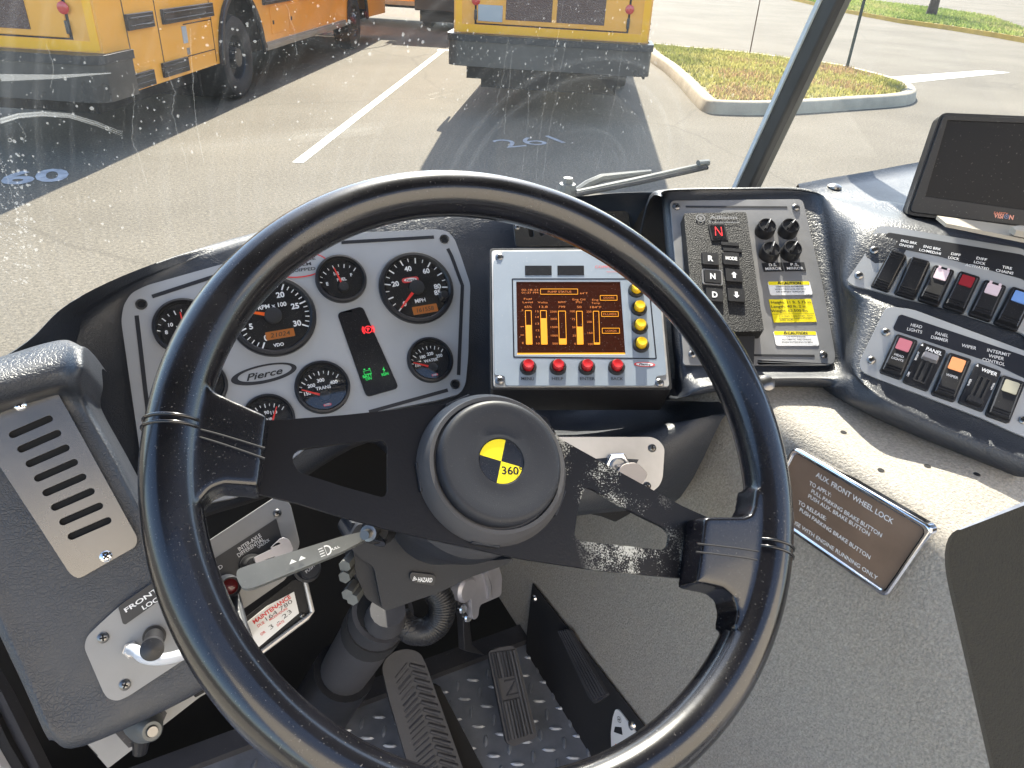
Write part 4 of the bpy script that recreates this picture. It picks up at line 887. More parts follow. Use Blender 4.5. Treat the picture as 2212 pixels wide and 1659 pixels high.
build('hose_core', MB().tube(cc, .0115, 12), M_['soft_black'], hose, smooth=80)
# ---------------------------------------------------------------- front wheel lock plate (lower left)
wl = thing('wheel_lock_panel', 'grey front wheel lock plate with a spring knob and a pale bent pipe', 'control panel', PB.M)
o = TT(0, 2, 545, 880, 560, 810, 640, 730, 770, 612, 960, 480, 1290, 250, 1370, 560, 1290, 890, 1150, 985, 830, 1195, 760, 1226, 700, 1210, 670, 1170)
plate(wl, 'backing_plate', PB, o, -.002, .002, 'panel_tan', r=.008)
c = TT(0, 2, 765, 612, 960, 478, 1250, 285, 1290, 390, 1010, 590, 812, 730, 795, 722)
lb = plate(wl, 'name_label', PB, c, .002, .0032, 'print_dark', r=.001)
mb = MB(); ptext(mb, PB, 'FRONT WHEEL', T(0, 2, 808, 640), T(0, 2, 1245, 352), 9.5, .0036, .02); ptext(mb, PB, 'LOCK', T(0, 2, 922, 622), T(0, 2, 1060, 540), 9.5, .0036, .02); build('lettering', mb, M_['white'], lb)
for p in (T(0, 2, 670, 812), T(0, 2, 811, 1116)): screw(wl, PB(*p), PB.R(*p, 12), .002, 'screw')
c = PB(*T(0, 2, 1000, 805), .002); r = PB.R(330, 1370, 15.5)
prof = [(r*1.5, .002), (r*1.5, .005), (r*1.0, .005)]
for i in range(5): z = .007+i*.0085; prof += [(r*1.02, z), (r*1.22, z+.003), (r*1.02, z+.006)]
prof += [(r*.6, .052), (r*.6, .06), (r*1.4, .062), (r*1.4, .075), (r*.1, .078)]
build('spring_knob', MB().lathe(prof, c, 32), M_['black'], wl, smooth=60)
c = PB(*T(0, 2, 850, 892), .002); r = PB.R(285, 1400, 14)
build('pipe_nut', MB().lathe([(r*1.25, .002), (r*1.25, .004), (r, .004), (r, .012), (r*.8, .013)], c, 6), M_['satin_steel'], wl)
q = [(*PB(*T(0, 2, x, y), z), z) for x, y, z in ((850, 892, .012), (880, 900, .026), (930, 940, .036), (1010, 955, .04), (1110, 945, .04), (1250, 900, .036))]
build('bent_pipe', MB().tube(crom(q, 8), .0048, 14), mat('pale_plastic_pipe', (.5, .52, .56), .32), wl, smooth=80)
PT2 = PL(290, 1560, .80, 2, 30)
kn = thing('drain_valve', 'metal T handle valve on a grey strip below the front wheel lock plate', 'valve', PT2.M)
plate(kn, 'mounting_strip', PT2, TT(0, 2, 560, 1500, 860, 1250, 1180, 1015, 1430, 900, 1500, 1090, 1300, 1195, 700, 1662), -.004, .0, 'panel_tan', r=.002)
build('rubber_stop', MB().prism(PT2.pts(TT(0, 2, 1230, 1075, 1330, 1050, 1400, 1130, 1262, 1210), .012), .0, .012), M_['soft_black'], kn, bevel=.002)
A, B = P(*T(0, 2, 880, 1330), .79), P(*T(0, 2, 985, 1420), .735); iT = PT2.M.inverted()
build('valve_collar', MB().tube([A, A.lerp(B, .3)], [.026, .026], 6).move(iT), M_['rubber'], kn)
build('valve_body', MB().tube([A.lerp(B, .3), A.lerp(B, .62), A.lerp(B, .95), B], [.017, .017, .011, .009], 24).move(iT), M_['wiper'], kn, smooth=40)
build('valve_button', MB().tube([B, B+(B-A).normalized()*.003], [.006, .005], 16).move(iT), M_['screw'], kn)
C = P(*T(0, 2, 905, 1560), .77); build('valve_lever', MB().tube([A.lerp(B, .45), C.lerp(A.lerp(B, .45), .5), C], [.011, .009, .007], 12).move(iT), M_['black'], kn)

# ---------------------------------------------------------------- differential lock panel
dl = thing('differential_panel', 'grey panel with a differential lock key switch and red lamp behind the signal stalk', 'control panel', PI.M)
o = TT(0, 2, 1240, 260, 1320, 205, 1800, -110, 1880, -60, 1945, 210, 1900, 300, 1860, 430, 1490, 690, 1400, 600)
plate(dl, 'backing_plate', PI, o, -.003, .0, 'panel_tan', r=.006)
screw(dl, PI(*T(0, 2, 1795, 8)), PI.R(*T(0, 2, 1795, 8), 9), 0., 'screw')
lab = plate(dl, 'name_label', PI, TT(0, 2, 1250, 400, 1345, 330, 1790, 42, 1845, 240, 1780, 330, 1500, 520, 1350, 560), .0, .001, 'print_dark', r=.002)
mb = MB()
for s, x0, y0, x1, y1, h in (('INTER-AXLE', 1545, 243, 1688, 148, 9), ('DIFFERENTIAL', 1540, 283, 1708, 172, 9), ('UNLOCK', 1670, 228, 1745, 178, 6.5), ('LOCKED', 1300, 440, 1440, 348, 8.5)): ptext(mb, PI, s, T(0, 2, x0, y0), T(0, 2, x1, y1), h, .0014, .012)
build('lettering', mb, M_['white'], lab)
c = PI(*T(0, 2, 1475, 480), .012); r = PI.R(490, 1265, 20)
lm = build('lamp_hood', MB().lathe([(r*1.2, .001), (r*1.25, .012), (r*1.1, .034), (r*.98, .036), (r*.95, .03)], c, 28), M_['hub'], dl)
build('lamp_lens', MB().lathe([(r*.95, .029), (r*.5, .032), (r*.02, .033)], c, 24), mat('dark_red_lamp', (.09, .01, .012), .2, coat=.4), lm)
c = PI(*T(0, 2, 1640, 350), .01); r = PI.R(545, 1225, 20)
kb = build('switch_boss', MB().lathe([(r*1.3, .001), (r*1.3, .006), (r, .007), (r*.9, .02), (r*.1, .021)], c, 24), M_['soft_black'], dl)
A, B = V(PI(*T(0, 2, 1650, 320), .024)), V(PI(*T(0, 2, 1850, 225), .024)); d = (B-A).normalized(); nn = V((-d.y, d.x)); q = [A-nn*.004, A+d*.02-nn*.004, B-d*.014-nn*.006, B-nn*.011, B+d*.006-nn*.006, B+d*.006+nn*.006, B+nn*.011, B-d*.014+nn*.006, A+d*.02+nn*.004, A+nn*.004]
build('toggle_handle', MB().prism(rounded([tuple(x) for x in q], .003), .0205, .026), M_['alu'], kb, bevel=.001)
c = PI(*T(0, 2, 1985, 365), .0); r = PI.R(660, 1230, 24)
cnt = build('push_knob', MB().lathe([(r*1.25, -.004), (r*1.25, .004), (r, .005), (r*.95, .018), (r*.8, .02), (r*.02, .02)], c, 28), M_['hub'], dl)
mb = MB(); text(mb, 'PUSH', (c[0]-.001, c[1]), .0035, r*.9, .35, .0206, .01); build('lettering', mb, M_['white_soft'], cnt)
# small flap with the maintenance sticker
PF = PL(590, 1330, .80, 6, 34)
fl = thing('access_cover', 'black access cover with a bent metal edge under the differential panel', 'cover', PF.M)
plate(fl, 'cover_plate', PF, TT(0, 2, 1520, 740, 1900, 440, 1960, 440, 2025, 640, 1980, 690, 1650, 940, 1560, 850), -.004, -.001, 'soft_black', r=.003)
build('metal_edge', MB().tube([(*PF(*T(0, 2, x, y), .002), .002) for x, y in ((1975, 440), (2022, 645), (1990, 685), (1648, 942))], .0028, 8), M_['satin_steel'], fl)
screw(fl, PF(*T(0, 2, 1962, 672)), PF.R(650, 1330, 6.5), -.001, 'screw')
sp_ = TT(0, 2, 1603, 712, 1730, 610, 1905, 517, 1937, 655, 1665, 885)
stk = MB().prism(PF.pts(sp_, .0008), -.0004, .0008); 
def sline(s, x0, y0, x1, y1, h, mi, b=.012): ptext(mb, PF, s, T(0, 2, x0, y0), T(0, 2, x1, y1), h, .0013, b, mi=mi)
stk = build('maintenance_sticker', stk, M_['white_label'], None, M=PF.M); tag(stk, 'white paper maintenance sticker with red print and inked figures on the black access cover', 'sticker')
mb = MB()
for a_ in (('MAINTENANCE', 1640, 715, 1880, 545, 9, 0, .03), ('DUE', 1668, 740, 1712, 712, 6.5, 0), ('MILES/HOURS', 1745, 700, 1860, 622, 5, 0), ('DATE', 1795, 735, 1840, 705, 5.5, 0), ('OR', 1688, 795, 1718, 773, 6, 0), ('164 780', 1722, 695, 1890, 575, 9, 1, -.008), ('3 - 23', 1745, 752, 1885, 640, 9.5, 1, -.008)): sline(*a_)
o = build('lettering', mb, [M_['red_print'], M_['print_dark']], stk)

# ---------------------------------------------------------------- ignition plate
ig = thing('ignition_plate', 'brushed steel plate with the ignition lock and its key below the amber display', 'control panel', PG.M)
plate(ig, 'backing_plate', PG, TT(1, 1, 1360, 1172, 2010, 1172, 2060, 1195, 2095, 1245, 2082, 1440, 2060, 1490, 2000, 1540, 1950, 1562, 1360, 1570), -.003, .0, 'satin_steel', r=.004)
for p in (T(1, 1, 2013, 1245), T(1, 1, 1980, 1490)): screw(ig, PG(*p), PG.R(*p, 9), 0., 'screw')
c = PG(*T(1, 1, 1790, 1362), .004); r = PG.R(1334, 1007, 30)
nutb = build('lock_nut', MB().lathe([(r*1.02, .0), (r*1.02, .006), (r*.92, .007), (r*.6, .007)], c, 6), M_['chrome'], ig)
build('lock_barrel', MB().lathe([(r*.62, .004), (r*.62, .011), (r*.52, .012), (r*.5, .009), (r*.02, .009)], c, 28), M_['satin_steel'], nutb)
A, B = V(PG(*T(1, 1, 1800, 1390), .02)), V(PG(*T(1, 1, 1905, 1455), .02)); d = (B-A).normalized(); nn = V((-d.y, d.x))
keyo = MB().prism(rounded([tuple(x) for x in (A-nn*.011, A+d*.01-nn*.018, B+d*.006-nn*.018, B+d*.01+nn*.014, A+d*.012+nn*.018, A+nn*.008)], .006), .014, .0185, holes=[circ(*(B-nn*.004), .0035, 14)])
keyo.box(c[0]-.004, c[0]+.004, c[1]-.0012, c[1]+.0012, .008, .016)
k_ = build('ignition_key', keyo, mat('pale_key_grip', (.5, .44, .4), .5), None, M=PG.M, bevel=.001); tag(k_, 'pale key turned in the ignition lock on the brushed plate', 'key')
# dark switch bracket seen through the right spoke opening
PU = PL(1300, 1095, .98, -10, 30)
bk = MB().prism(PU.pts([(1225, 1072), (1330, 1072), (1372, 1095), (1362, 1110), (1330, 1128), (1300, 1116), (1225, 1100)]), -.02, .0)
tag(build('heater_bracket', bk, M_['soft_black'], None, M=PU.M, bevel=.002), 'small black bracket under the dash behind the right spoke opening', 'bracket')

# ---------------------------------------------------------------- engine tunnel
TZ = H-.41
r0, r1 = onz(1690, 940, TZ), onz(2075, 1150, TZ)
XW = .47
XR = (r0.x+r1.x)/2
n_w = V((-(TZ-FLOOR), 0, XR-XW)).normalized()
PWALL = plane_from(V((XR, .4, TZ)), n_w, V((0, -1, 0)))
tun = thing('engine_tunnel', 'grey carpeted engine tunnel rising beside the driver, its top in bright sun', 'engine cover')
rear_top = r1; ys = [1.06, .9, .7, .5, .38, .3]
def arc3(y, zr, xr):
    "section across the tunnel at y: wall foot, wall, rounded ridge, top"
    foot = V((XW, y, FLOOR)); q = V((xr, y, zr)); far = V((1.5, y, zr)); d1 = (foot-q).normalized(); d2 = V((1, 0, 0)); rr = .026
    pts = [foot.lerp(q, k) for k in (0, .2, .4, .6, .8)]+[q+d1*rr*1.3]
    for i in range(1, 7): s = i/7; pts.append((q+d1*rr*1.3)*(1-s)**2+q*2*s*(1-s)+(q+d2*rr)*s*s)
    pts += [q+d2*rr, q+d2*.12, q+d2*.25, q+d2*.45, far]; return pts
y_end = r1.y+.012
rows = [arc3(y, TZ, XR) for y in (.97, .93, .87, .75, .62, .5, .42, .36, y_end+.03)]
# rounded rear end: the edge runs down and back
e0 = arc3(y_end, TZ-.006, XR)
def soft_section(rows):
    A = [lin(r, 2) for r in rows]; cols = [lin([A[i][j] for i in range(len(A))], 2) for j in range(len(A[0]))]
    return [[c[i] for c in cols] for i in range(len(cols[0]))]
rows = [[p+V((0, -(TZ-p.z)*.82*max(0, min(1, (1.0-p.y)/.7)), 0)) for p in r] for r in rows+[e0]]
last = rows[-1]
lip = [p+V((.002, -.002, -.003)) for p in last]
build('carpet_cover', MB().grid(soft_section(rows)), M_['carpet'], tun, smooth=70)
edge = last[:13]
build('shaded_rear_face', MB().grid(soft_section([[p+V((0, .0005, .0)) for p in edge], [p+V((.02, .006, -.012)) for p in edge], [p+V((.3, .01, -.03)) for p in edge], [p+V((.95, .01, -.03)) for p in edge]])), M_['carpet_shaded'], tun, smooth=70)  # rear face of the tunnel, its shadow painted as near-black carpet
for p in ((1822, 934), (1903, 1016), (2003, 1007), (2110, 1025)):
    pl = plane_from(onz(*p, TZ), V((0, 0, 1)), V((1, 0, 0))); build('screw_hole', MB().lathe([(.0032, .0004), (.002, .0006), (.0005, .0002)], (0, 0), 12).move(pl.M), M_['void'], tun)
# ---------------------------------------------------------------- auxiliary wheel lock plate
def wallfit(px, py, w=.004): return PWALL(px, py, w)
ax = thing('instruction_plate', 'chrome rimmed bronze AUX. FRONT WHEEL LOCK instruction plate on the side of the engine tunnel', 'sign', PWALL.M)
q = [V(wallfit(*p)) for p in ((1716, 963), (2022, 1141), (1917, 1293))]
bl_ = q[0]+q[2]-q[1]
q4 = [tuple(q[0]), tuple(q[1]), tuple(q[2]), tuple(bl_)]
def inset(qd, d):
    c = sum((V(p) for p in qd), V((0, 0)))/4; out = []
    for i in range(4):
        a, b, e = V(qd[i-1]), V(qd[i]), V(qd[(i+1) % 4]); out.append(tuple(b+(a-b).normalized()*d+(e-b).normalized()*d))
    return out
build('chrome_rim', MB().prism(rounded(q4, .008), -.004, .007, holes=[rounded(inset(q4, .006), .005)]), M_['chrome'], ax, bevel=.0022, seg=3)
pn = build('face_plate', MB().prism(rounded(inset(q4, .0055), .005), -.003, .0035), M_['brown_plate'], ax)
mb = MB()
W7 = .0038
def aline(s, x0, y0, x1, y1, hp):
    A, B = V(PWALL(x0, y0, W7)), V(PWALL(x1, y1, W7)); d = B-A; text(mb, s, tuple((A+B)/2), PWALL.R((x0+x1)/2, (y0+y1)/2, hp, W7), d.length, math.atan2(d.y, d.x), W7, .012)
t3 = lambda r, x, y: T(2, r, x, y)
for s, A, B, hp in (('AUX. FRONT WHEEL LOCK', t3(1, 866, 1412), t3(2, 1365, 64), 12.5), ('TO APPLY:', t3(1, 822, 1468), t3(1, 962, 1550), 9.5), ('PULL PARKING BRAKE BUTTON', t3(1, 835, 1520), t3(2, 1290, 152), 9.5), ('PUSH AUX. BRAKE BUTTON', t3(1, 815, 1552), t3(2, 1212, 145), 9.5), ('TO RELEASE:', t3(1, 750, 1592), t3(2, 930, 45), 9.5), ('PUSH PARKING BRAKE BUTTON', t3(1, 760, 1640), t3(2, 1215, 295), 9.5), ('CAUTION:  USE WITH ENGINE RUNNING ONLY', t3(2, 560, -45), t3(2, 1262, 430), 9.5)): aline(s, *A, *B, hp)
build('lettering', mb, M_['white'], pn)

# ---------------------------------------------------------------- floor, firewall and pedals
fl_ = thing('cab_floor', 'diamond tread steel floor plate under the pedals', 'floor plate'); fl_['kind'] = 'structure'
del fl_['label'], fl_['category']
YF = .757
mb = MB().box(-1.2, XW+.02, -.9, YF, FLOOR-.02, FLOOR).box(XW+.02, 2.4, -1.2, YF, FLOOR-.02, FLOOR-.001)
build('floor_sheet', mb, M_['tread'], fl_)
mb = MB(); PFL = plane_from(V((0, 0, FLOOR)), V((0, 0, 1)), V((1, 0, 0))); stp = .027
def lozenge(mb, c, a, l=.022, w=.0065, h=.0028):
    pts = [(-l/2, 0), (-l*.3, -w*.42), (0, -w/2), (l*.3, -w*.42), (l/2, 0), (l*.3, w*.42), (0, w/2), (-l*.3, w*.42)]
    vs = [(*rot2(p, a), 0) for p in pts]+[(*rot2((p[0]*.6, p[1]*.45), a), h) for p in pts]
    mb.add([V(v)+V((c[0], c[1], 0)) for v in vs], [tuple(range(8, 16))]+[(i, (i+1) % 8, 8+(i+1) % 8, 8+i) for i in range(8)])
for i in range(-18, 18):
    for j in range(0, 30):
        x, y = i*stp, .0+j*stp
        if x > XW-.01 or y > YF-.02: continue
        lozenge(mb, (x, y), R_(62) if (i+j) % 2 else R_(-28))
tr = build('tread_pattern', mb.move(PFL.M), M_['tread_lug'], fl_, smooth=0)
# front lip bar
build('floor_lip', MB().box(-1.2, XW, YF, YF+.035, FLOOR-.03, FLOOR+.012), M_['rubber'], fl_)
# kick flange along the tunnel, fixed with bright rivets
PKF = plane_from(V((XW-.012, .5, FLOOR)), V((-1, 0, .18)), V((0, -1, 0)))
kf = thing('kick_plate', 'black steel kick plate riveted along the foot of the engine tunnel', 'kick plate', PKF.M)
fo = [T(1, 2, 1236, 462), T(1, 2, 2000, 1440), (1460, 1700), (1300, 1760), T(1, 2, 1195, 1000), T(1, 2, 1200, 780)]
plate(kf, 'flange', PKF, fo, -.003, .0, 'soft_black', r=0)
for p in (T(1, 2, 1250, 560), T(1, 2, 1540, 937), T(1, 2, 1885, 1382)):
    c = PKF(*p); build('rivet', MB().lathe([(.007, 0), (.006, .003), (.003, .0045), (.0002, .005)], c, 16), M_['chrome'], kf)
rp = TT(1, 2, 1400, 770, 1470, 760, 1720, 1190, 1640, 1245, 1600, 1200)
pd_ = plate(kf, 'heel_pad', PKF, rp, .0, .006, 'rubber', r=.004)
mb = MB()
for i in range(5):
    k = (i+.5)/5; a = [V(PKF(*T(1, 2, 1400+70*k, 775-10*k), .007)), V(PKF(*T(1, 2, 1625+85*k, 1225-40*k), .007))]; mb.tube([(*a[0], .0065), (*a[1], .0065)], .0022, 6)
build('pad_rib', mb, M_['rubber'], pd_)
stq = TT(1, 2, 1775, 1278, 1795, 1280, 1925, 1452, 1790, 1600, 1750, 1590, 1745, 1430, 1757, 1330)
ws_ = build('warning_sticker', MB().prism(rounded(PKF.pts(stq, .002), .005), .0, .0018, mi=0), [M_['white_label'], M_['print_dark'], mat('orange_print', (.75, .12, .02), .5)], None, M=PKF.M)
tag(ws_, 'white warning sticker with black pictures and an orange corner on the kick plate', 'sticker')
mb = MB(); mb.sheet(PKF.pts(TT(1, 2, 1773, 1390, 1815, 1395, 1822, 1445, 1765, 1425), .0022), .0022); c = PKF(*T(1, 2, 1800, 1345), .0022); r = PKF.R(*T(1, 2, 1800, 1345), 7); mb.sheet(circ(*c, r, 24), .0022, holes=[circ(*c, r*.84, 24)])
for da in (.8, 2.2): mb.sheet(rrect(*c, r*1.3, r*.24, 0, da), .0024)
build('warning_picture', mb, M_['print_dark'], ws_)
build('warning_band', MB().sheet(PKF.pts(TT(1, 2, 1775, 1500, 1830, 1555, 1760, 1610), .0022), .0022), mat('orange_band', (.75, .12, .02), .5), ws_)
# firewall
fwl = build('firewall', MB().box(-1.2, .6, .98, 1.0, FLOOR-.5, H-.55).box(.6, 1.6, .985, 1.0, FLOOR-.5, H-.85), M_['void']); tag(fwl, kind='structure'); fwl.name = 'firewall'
del fwl['kind']; tag(fwl, 'dark steel firewall behind the pedals', 'firewall')
# accelerator: ribbed plate hinged at the heel
gz0, gz1 = onz(1168, 1600, FLOOR+.02), None
PA = plane_from(onz(1130, 1592, FLOOR+.025), V((-.05, -.70, .71)))
ga = thing('accelerator_pedal', 'ribbed black accelerator pedal standing on the tread plate', 'pedal', PA.M)
gq = TT(1, 2, 950, 905, 1000, 880, 1105, 865, 1135, 885, 1268, 1440, 1255, 1465, 1110, 1522, 1070, 1495)
plate(ga, 'pedal_plate', PA, gq, -.01, .0, 'rubber', r=.006, bevel=.002)
def glerp(u, v):
    tl, trr, br_, bl = [V(T(1, 2, *p)) for p in ((962, 905), (1125, 880), (1258, 1450), (1085, 1500))]
    p = tl.lerp(trr, u).lerp(bl.lerp(br_, u), v); return (p.x, p.y)
mb = MB()
for i in range(8):
    u = (i+.5)/8
    for v0, v1 in (((.02, .3)), ((.55, .97))) if .1 < u < .8 else (((.02, .97)),):
        a, b_ = PA(*glerp(u, v0), .002), PA(*glerp(u, v1), .002); mb.tube([(*a, .001), (*b_, .001)], .0026, 6)
build('rib', mb, M_['rubber'], ga, smooth=60)
mb = MB(); 
for a, b_ in (((.32, .34), (.78, .34)), ((.78, .34), (.3, .5)), ((.3, .5), (.8, .5))): mb.tube([(*PA(*glerp(*a), .001), .001), (*PA(*glerp(*b_), .001), .001)], .0012, 6)
build('raised_mark', mb, M_['rubber'], ga)
# brake treadle
PBk = plane_from(onz(985, 1640, FLOOR+.05), V((-.05, -.72, .69)))
bq = TT(1, 2, 262, 1010, 285, 950, 350, 898, 430, 884, 510, 910, 545, 975, 800, 1690, 900, 2000, 560, 2000, 440, 1660, 300, 1180)
bp_ = thing('brake_pedal', 'large black brake treadle with a tyre like tread beside the accelerator', 'pedal', PBk.M)
plate(bp_, 'treadle_plate', PBk, bq, -.012, .0, 'rubber', r=.012, bevel=.002)
build('treadle_arm', MB().prism(PBk.pts(TT(1, 2, 590, 1120, 640, 1130, 940, 1700, 800, 1700), -.03), -.06, -.03), M_['void'], bp_)
mb = MB()
def bl2(s, v):
    L0, L1 = V(T(1, 2, 300, 1000)), V(T(1, 2, 500, 1800)); R0, R1 = V(T(1, 2, 530, 970)), V(T(1, 2, 815, 1800)); p = L0.lerp(L1, v).lerp(R0.lerp(R1, v), s); return (p.x, p.y)
for i in range(17):
    v = i/17
    a = bl2(.62, v+.01); b_ = bl2(.97, v+.055); mb.tube([(*PBk(*a, .002), .000), (*PBk(*b_, .002), .000)], [.003, .004], 6)
for i in range(22):
    v = i/22; a = bl2(.14, v+.10); b_ = bl2(.55, v); mb.tube([(*PBk(*a, .001), .0003), (*PBk(*b_, .001), .0003)], .0018, 6)
build('tread_block', mb, M_['rubber'], bp_, smooth=60)
# cable bracket on the tunnel corner
bra = thing('cable_bracket', 'pale cast cable bracket bolted beside the steering shaft above the pedals', 'bracket')
PR = PL(1030, 1280, 1.02, 25, 14)
o = build('arm', MB().prism(PR.pts(TT(1, 2, 740, 440, 820, 430, 850, 640, 830, 700, 850, 860, 930, 930, 800, 900, 790, 700, 760, 600)), -.012, 0), M_['black'], bra, bevel=.001); o.matrix_world = PR.M
o = build('casting', MB().prism(rounded(PR.pts(TT(1, 2, 820, 425, 1000, 350, 1015, 350, 1036, 420, 1030, 540, 890, 600, 880, 680, 845, 700), .01), .006), -.03, .012), M_['alu'], bra, bevel=.004, seg=3); o.matrix_world = PR.M
mb = MB(); strip(mb, PR, TT(1, 2, 930, 395, 960, 480, 965, 560), .003, .012, .016); strip(mb, PR, TT(1, 2, 950, 388, 980, 475, 985, 550), .002, .012, .015); o = build('casting_rib', mb, M_['alu'], bra); o.matrix_world = PR.M
for p, r in (((770, 485), .018), ((775, 622), .007), ((808, 678), .007)):
    c = PR(*T(1, 2, *p)); o = build('bolt', MB().lathe([(r, 0), (r, .012 if r > .01 else .004), (r*.8, .016 if r > .01 else .006), (r*.05, .016 if r > .01 else .006)], c, 18), M_['alu'] if r > .01 else M_['chrome'], bra); o.matrix_world = PR.M
# door sill strip at the far lower left
sl = thing('door_sill', 'grey door sill trim with a pale edge at the foot of the left door', 'door sill')
for nm, a, b_, m, ex in (('sill_trim', [(0, 1010), (90, 1160), (340, 1660)], None, 'rubber', 70), ('sill_edge', [(0, 1230), (120, 1480), (230, 1665)], None, 'soft_black', 60), ('door_panel', [(-60, 1380), (40, 1530), (130, 1665)], None, 'white_soft', 90)):
    A = [P(*T(0, 2, x, y), .95) for x, y in a]; B = [P(*T(0, 2, x-ex, y+ex*.35), .93) for x, y in a]
    build(nm, MB().grid([A, B, [p+V((-.02, 0, -.06)) for p in B]]), M_[m], sl)
# shade under the dash
ud = MB().grid([[V((x, y, z)) for x in (-1.2, 1.55)] for y, z in ((1.13, H-.36), (1.13, H-.62))]);
# ---------------------------------------------------------------- windshield, centre post and wiper
X0 = 1.05
pb, pt = onx(1612, 408, X0), onx(1803, 0, X0)
rake = (pt-pb).normalized()
def ws_pt(x, s): return V((X0+x, pb.y, pb.z))+rake*s
nws = V((1, 0, 0)).cross(rake).normalized(); nws = -nws if nws.y > 0 else nws
PWS = plane_from(pb, nws, V((1, 0, 0)))
m, nt, b = nodes('dusty_glass'); nt.nodes.remove(b); L = nt.links.new; out = nt.nodes['Material Output']
tr_ = N(nt, 'ShaderNodeBsdfTransparent'); tr_.inputs['Color'].default_value = (.95, .97, .965, 1)
tl = N(nt, 'ShaderNodeBsdfTranslucent'); tl.inputs['Color'].default_value = (.8, .85, .9, 1); df = N(nt, 'ShaderNodeBsdfDiffuse'); df.inputs['Color'].default_value = (.75, .78, .8, 1)
ad = N(nt, 'ShaderNodeMixShader'); ad.inputs[0].default_value = .45; L(tl.outputs[0], ad.inputs[1]); L(df.outputs[0], ad.inputs[2])
tc = N(nt, 'ShaderNodeTexCoord'); n1 = N(nt, 'ShaderNodeTexNoise', i_Scale=3., i_Detail=5.); L(tc.outputs['Object'], n1.inputs['Vector'])
n2 = N(nt, 'ShaderNodeTexNoise', i_Scale=420., i_Detail=2.); L(tc.outputs['Object'], n2.inputs['Vector'])
mr = N(nt, 'ShaderNodeMapRange'); mr.inputs['From Min'].default_value = .35; mr.inputs['From Max'].default_value = .7; mr.inputs['To Min'].default_value = .002; mr.inputs['To Max'].default_value = .014; L(n1.outputs['Fac'], mr.inputs['Value'])
m2 = N(nt, 'ShaderNodeMapRange'); m2.inputs['From Min'].default_value = .7; m2.inputs['From Max'].default_value = .78; m2.inputs['To Max'].default_value = .1; L(n2.outputs['Fac'], m2.inputs['Value'])
_pv = PWS(1225, 412, 0)
vs_ = N(nt, 'ShaderNodeVectorMath', operation='DISTANCE'); vs_.inputs[1].default_value = (_pv[0], _pv[1], 0); fl3 = N(nt, 'ShaderNodeVectorMath', operation='MULTIPLY'); fl3.inputs[1].default_value = (1, 1, 0); L(tc.outputs['Object'], fl3.inputs[0]); L(fl3.outputs[0], vs_.inputs[0])
n5 = N(nt, 'ShaderNodeTexNoise', noise_dimensions='1D', i_Scale=70., i_Detail=4.); L(vs_.outputs['Value'], n5.inputs['W'])
m5 = N(nt, 'ShaderNodeMapRange'); m5.inputs['From Min'].default_value = .52; m5.inputs['From Max'].default_value = .8; m5.inputs['To Max'].default_value = .02; L(n5.outputs['Fac'], m5.inputs['Value'])
m6 = N(nt, 'ShaderNodeMath', operation='MULTIPLY'); L(m5.outputs[0], m6.inputs[0]); L(n1.outputs['Fac'], m6.inputs[1])
s0 = N(nt, 'ShaderNodeMath', operation='ADD'); L(mr.outputs[0], s0.inputs[0]); L(m6.outputs[0], s0.inputs[1])
sm = N(nt, 'ShaderNodeMath', operation='ADD'); L(s0.outputs[0], sm.inputs[0]); L(m2.outputs[0], sm.inputs[1])
mx1 = N(nt, 'ShaderNodeMixShader'); L(sm.outputs[0], mx1.inputs[0]); L(tr_.outputs[0], mx1.inputs[1]); L(ad.outputs[0], mx1.inputs[2])
gl = N(nt, 'ShaderNodeBsdfGlossy'); gl.inputs['Roughness'].default_value = .02; lw = N(nt, 'ShaderNodeLayerWeight'); lw.inputs['Blend'].default_value = .5; pw = N(nt, 'ShaderNodeMath', operation='POWER'); pw.inputs[1].default_value = 4.; L(lw.outputs['Facing'], pw.inputs[0]); fr = N(nt, 'ShaderNodeMath', operation='MULTIPLY_ADD'); fr.inputs[1].default_value = .3; fr.inputs[2].default_value = .018; L(pw.outputs[0], fr.inputs[0])
mx2 = N(nt, 'ShaderNodeMixShader'); L(fr.outputs[0], mx2.inputs[0]); L(mx1.outputs[0], mx2.inputs[1]); L(gl.outputs[0], mx2.inputs[2]); L(mx2.outputs[0], out.inputs['Surface'])
GLASS = m
m, nt, b = nodes('dried_water_mark'); nt.nodes.remove(b); out = nt.nodes['Material Output']; L = nt.links.new
tr_ = N(nt, 'ShaderNodeBsdfTransparent'); tl = N(nt, 'ShaderNodeBsdfTranslucent'); tl.inputs['Color'].default_value = (.85, .87, .88, 1); mx = N(nt, 'ShaderNodeMixShader'); mx.inputs[0].default_value = .085; L(tr_.outputs[0], mx.inputs[1]); L(tl.outputs[0], mx.inputs[2]); L(mx.outputs[0], out.inputs['Surface'])
MARK = m
m = MARK.copy(); m.name = 'faint_glare'; m.node_tree.nodes['Mix Shader'].inputs[0].default_value = .08; GLARE = m  # pale film standing in for reflections on the glass
m = MARK.copy(); m.name = 'faint_run'; m.node_tree.nodes['Mix Shader'].inputs[0].default_value = .04; RUN = m
win = thing('windshield', 'two pane raked windshield spotted with dried rain drops, grey post between the panes', 'windshield', PWS.M)
SB, ST = -.26, .95
def ws_pane(xa, xb):
    return MB().box(xa, xb, SB, ST, -.003, .003)
build('glass_pane', ws_pane(-1.7, -.022), GLASS, win); build('glass_pane', ws_pane(.022, 1.3), GLASS, win)
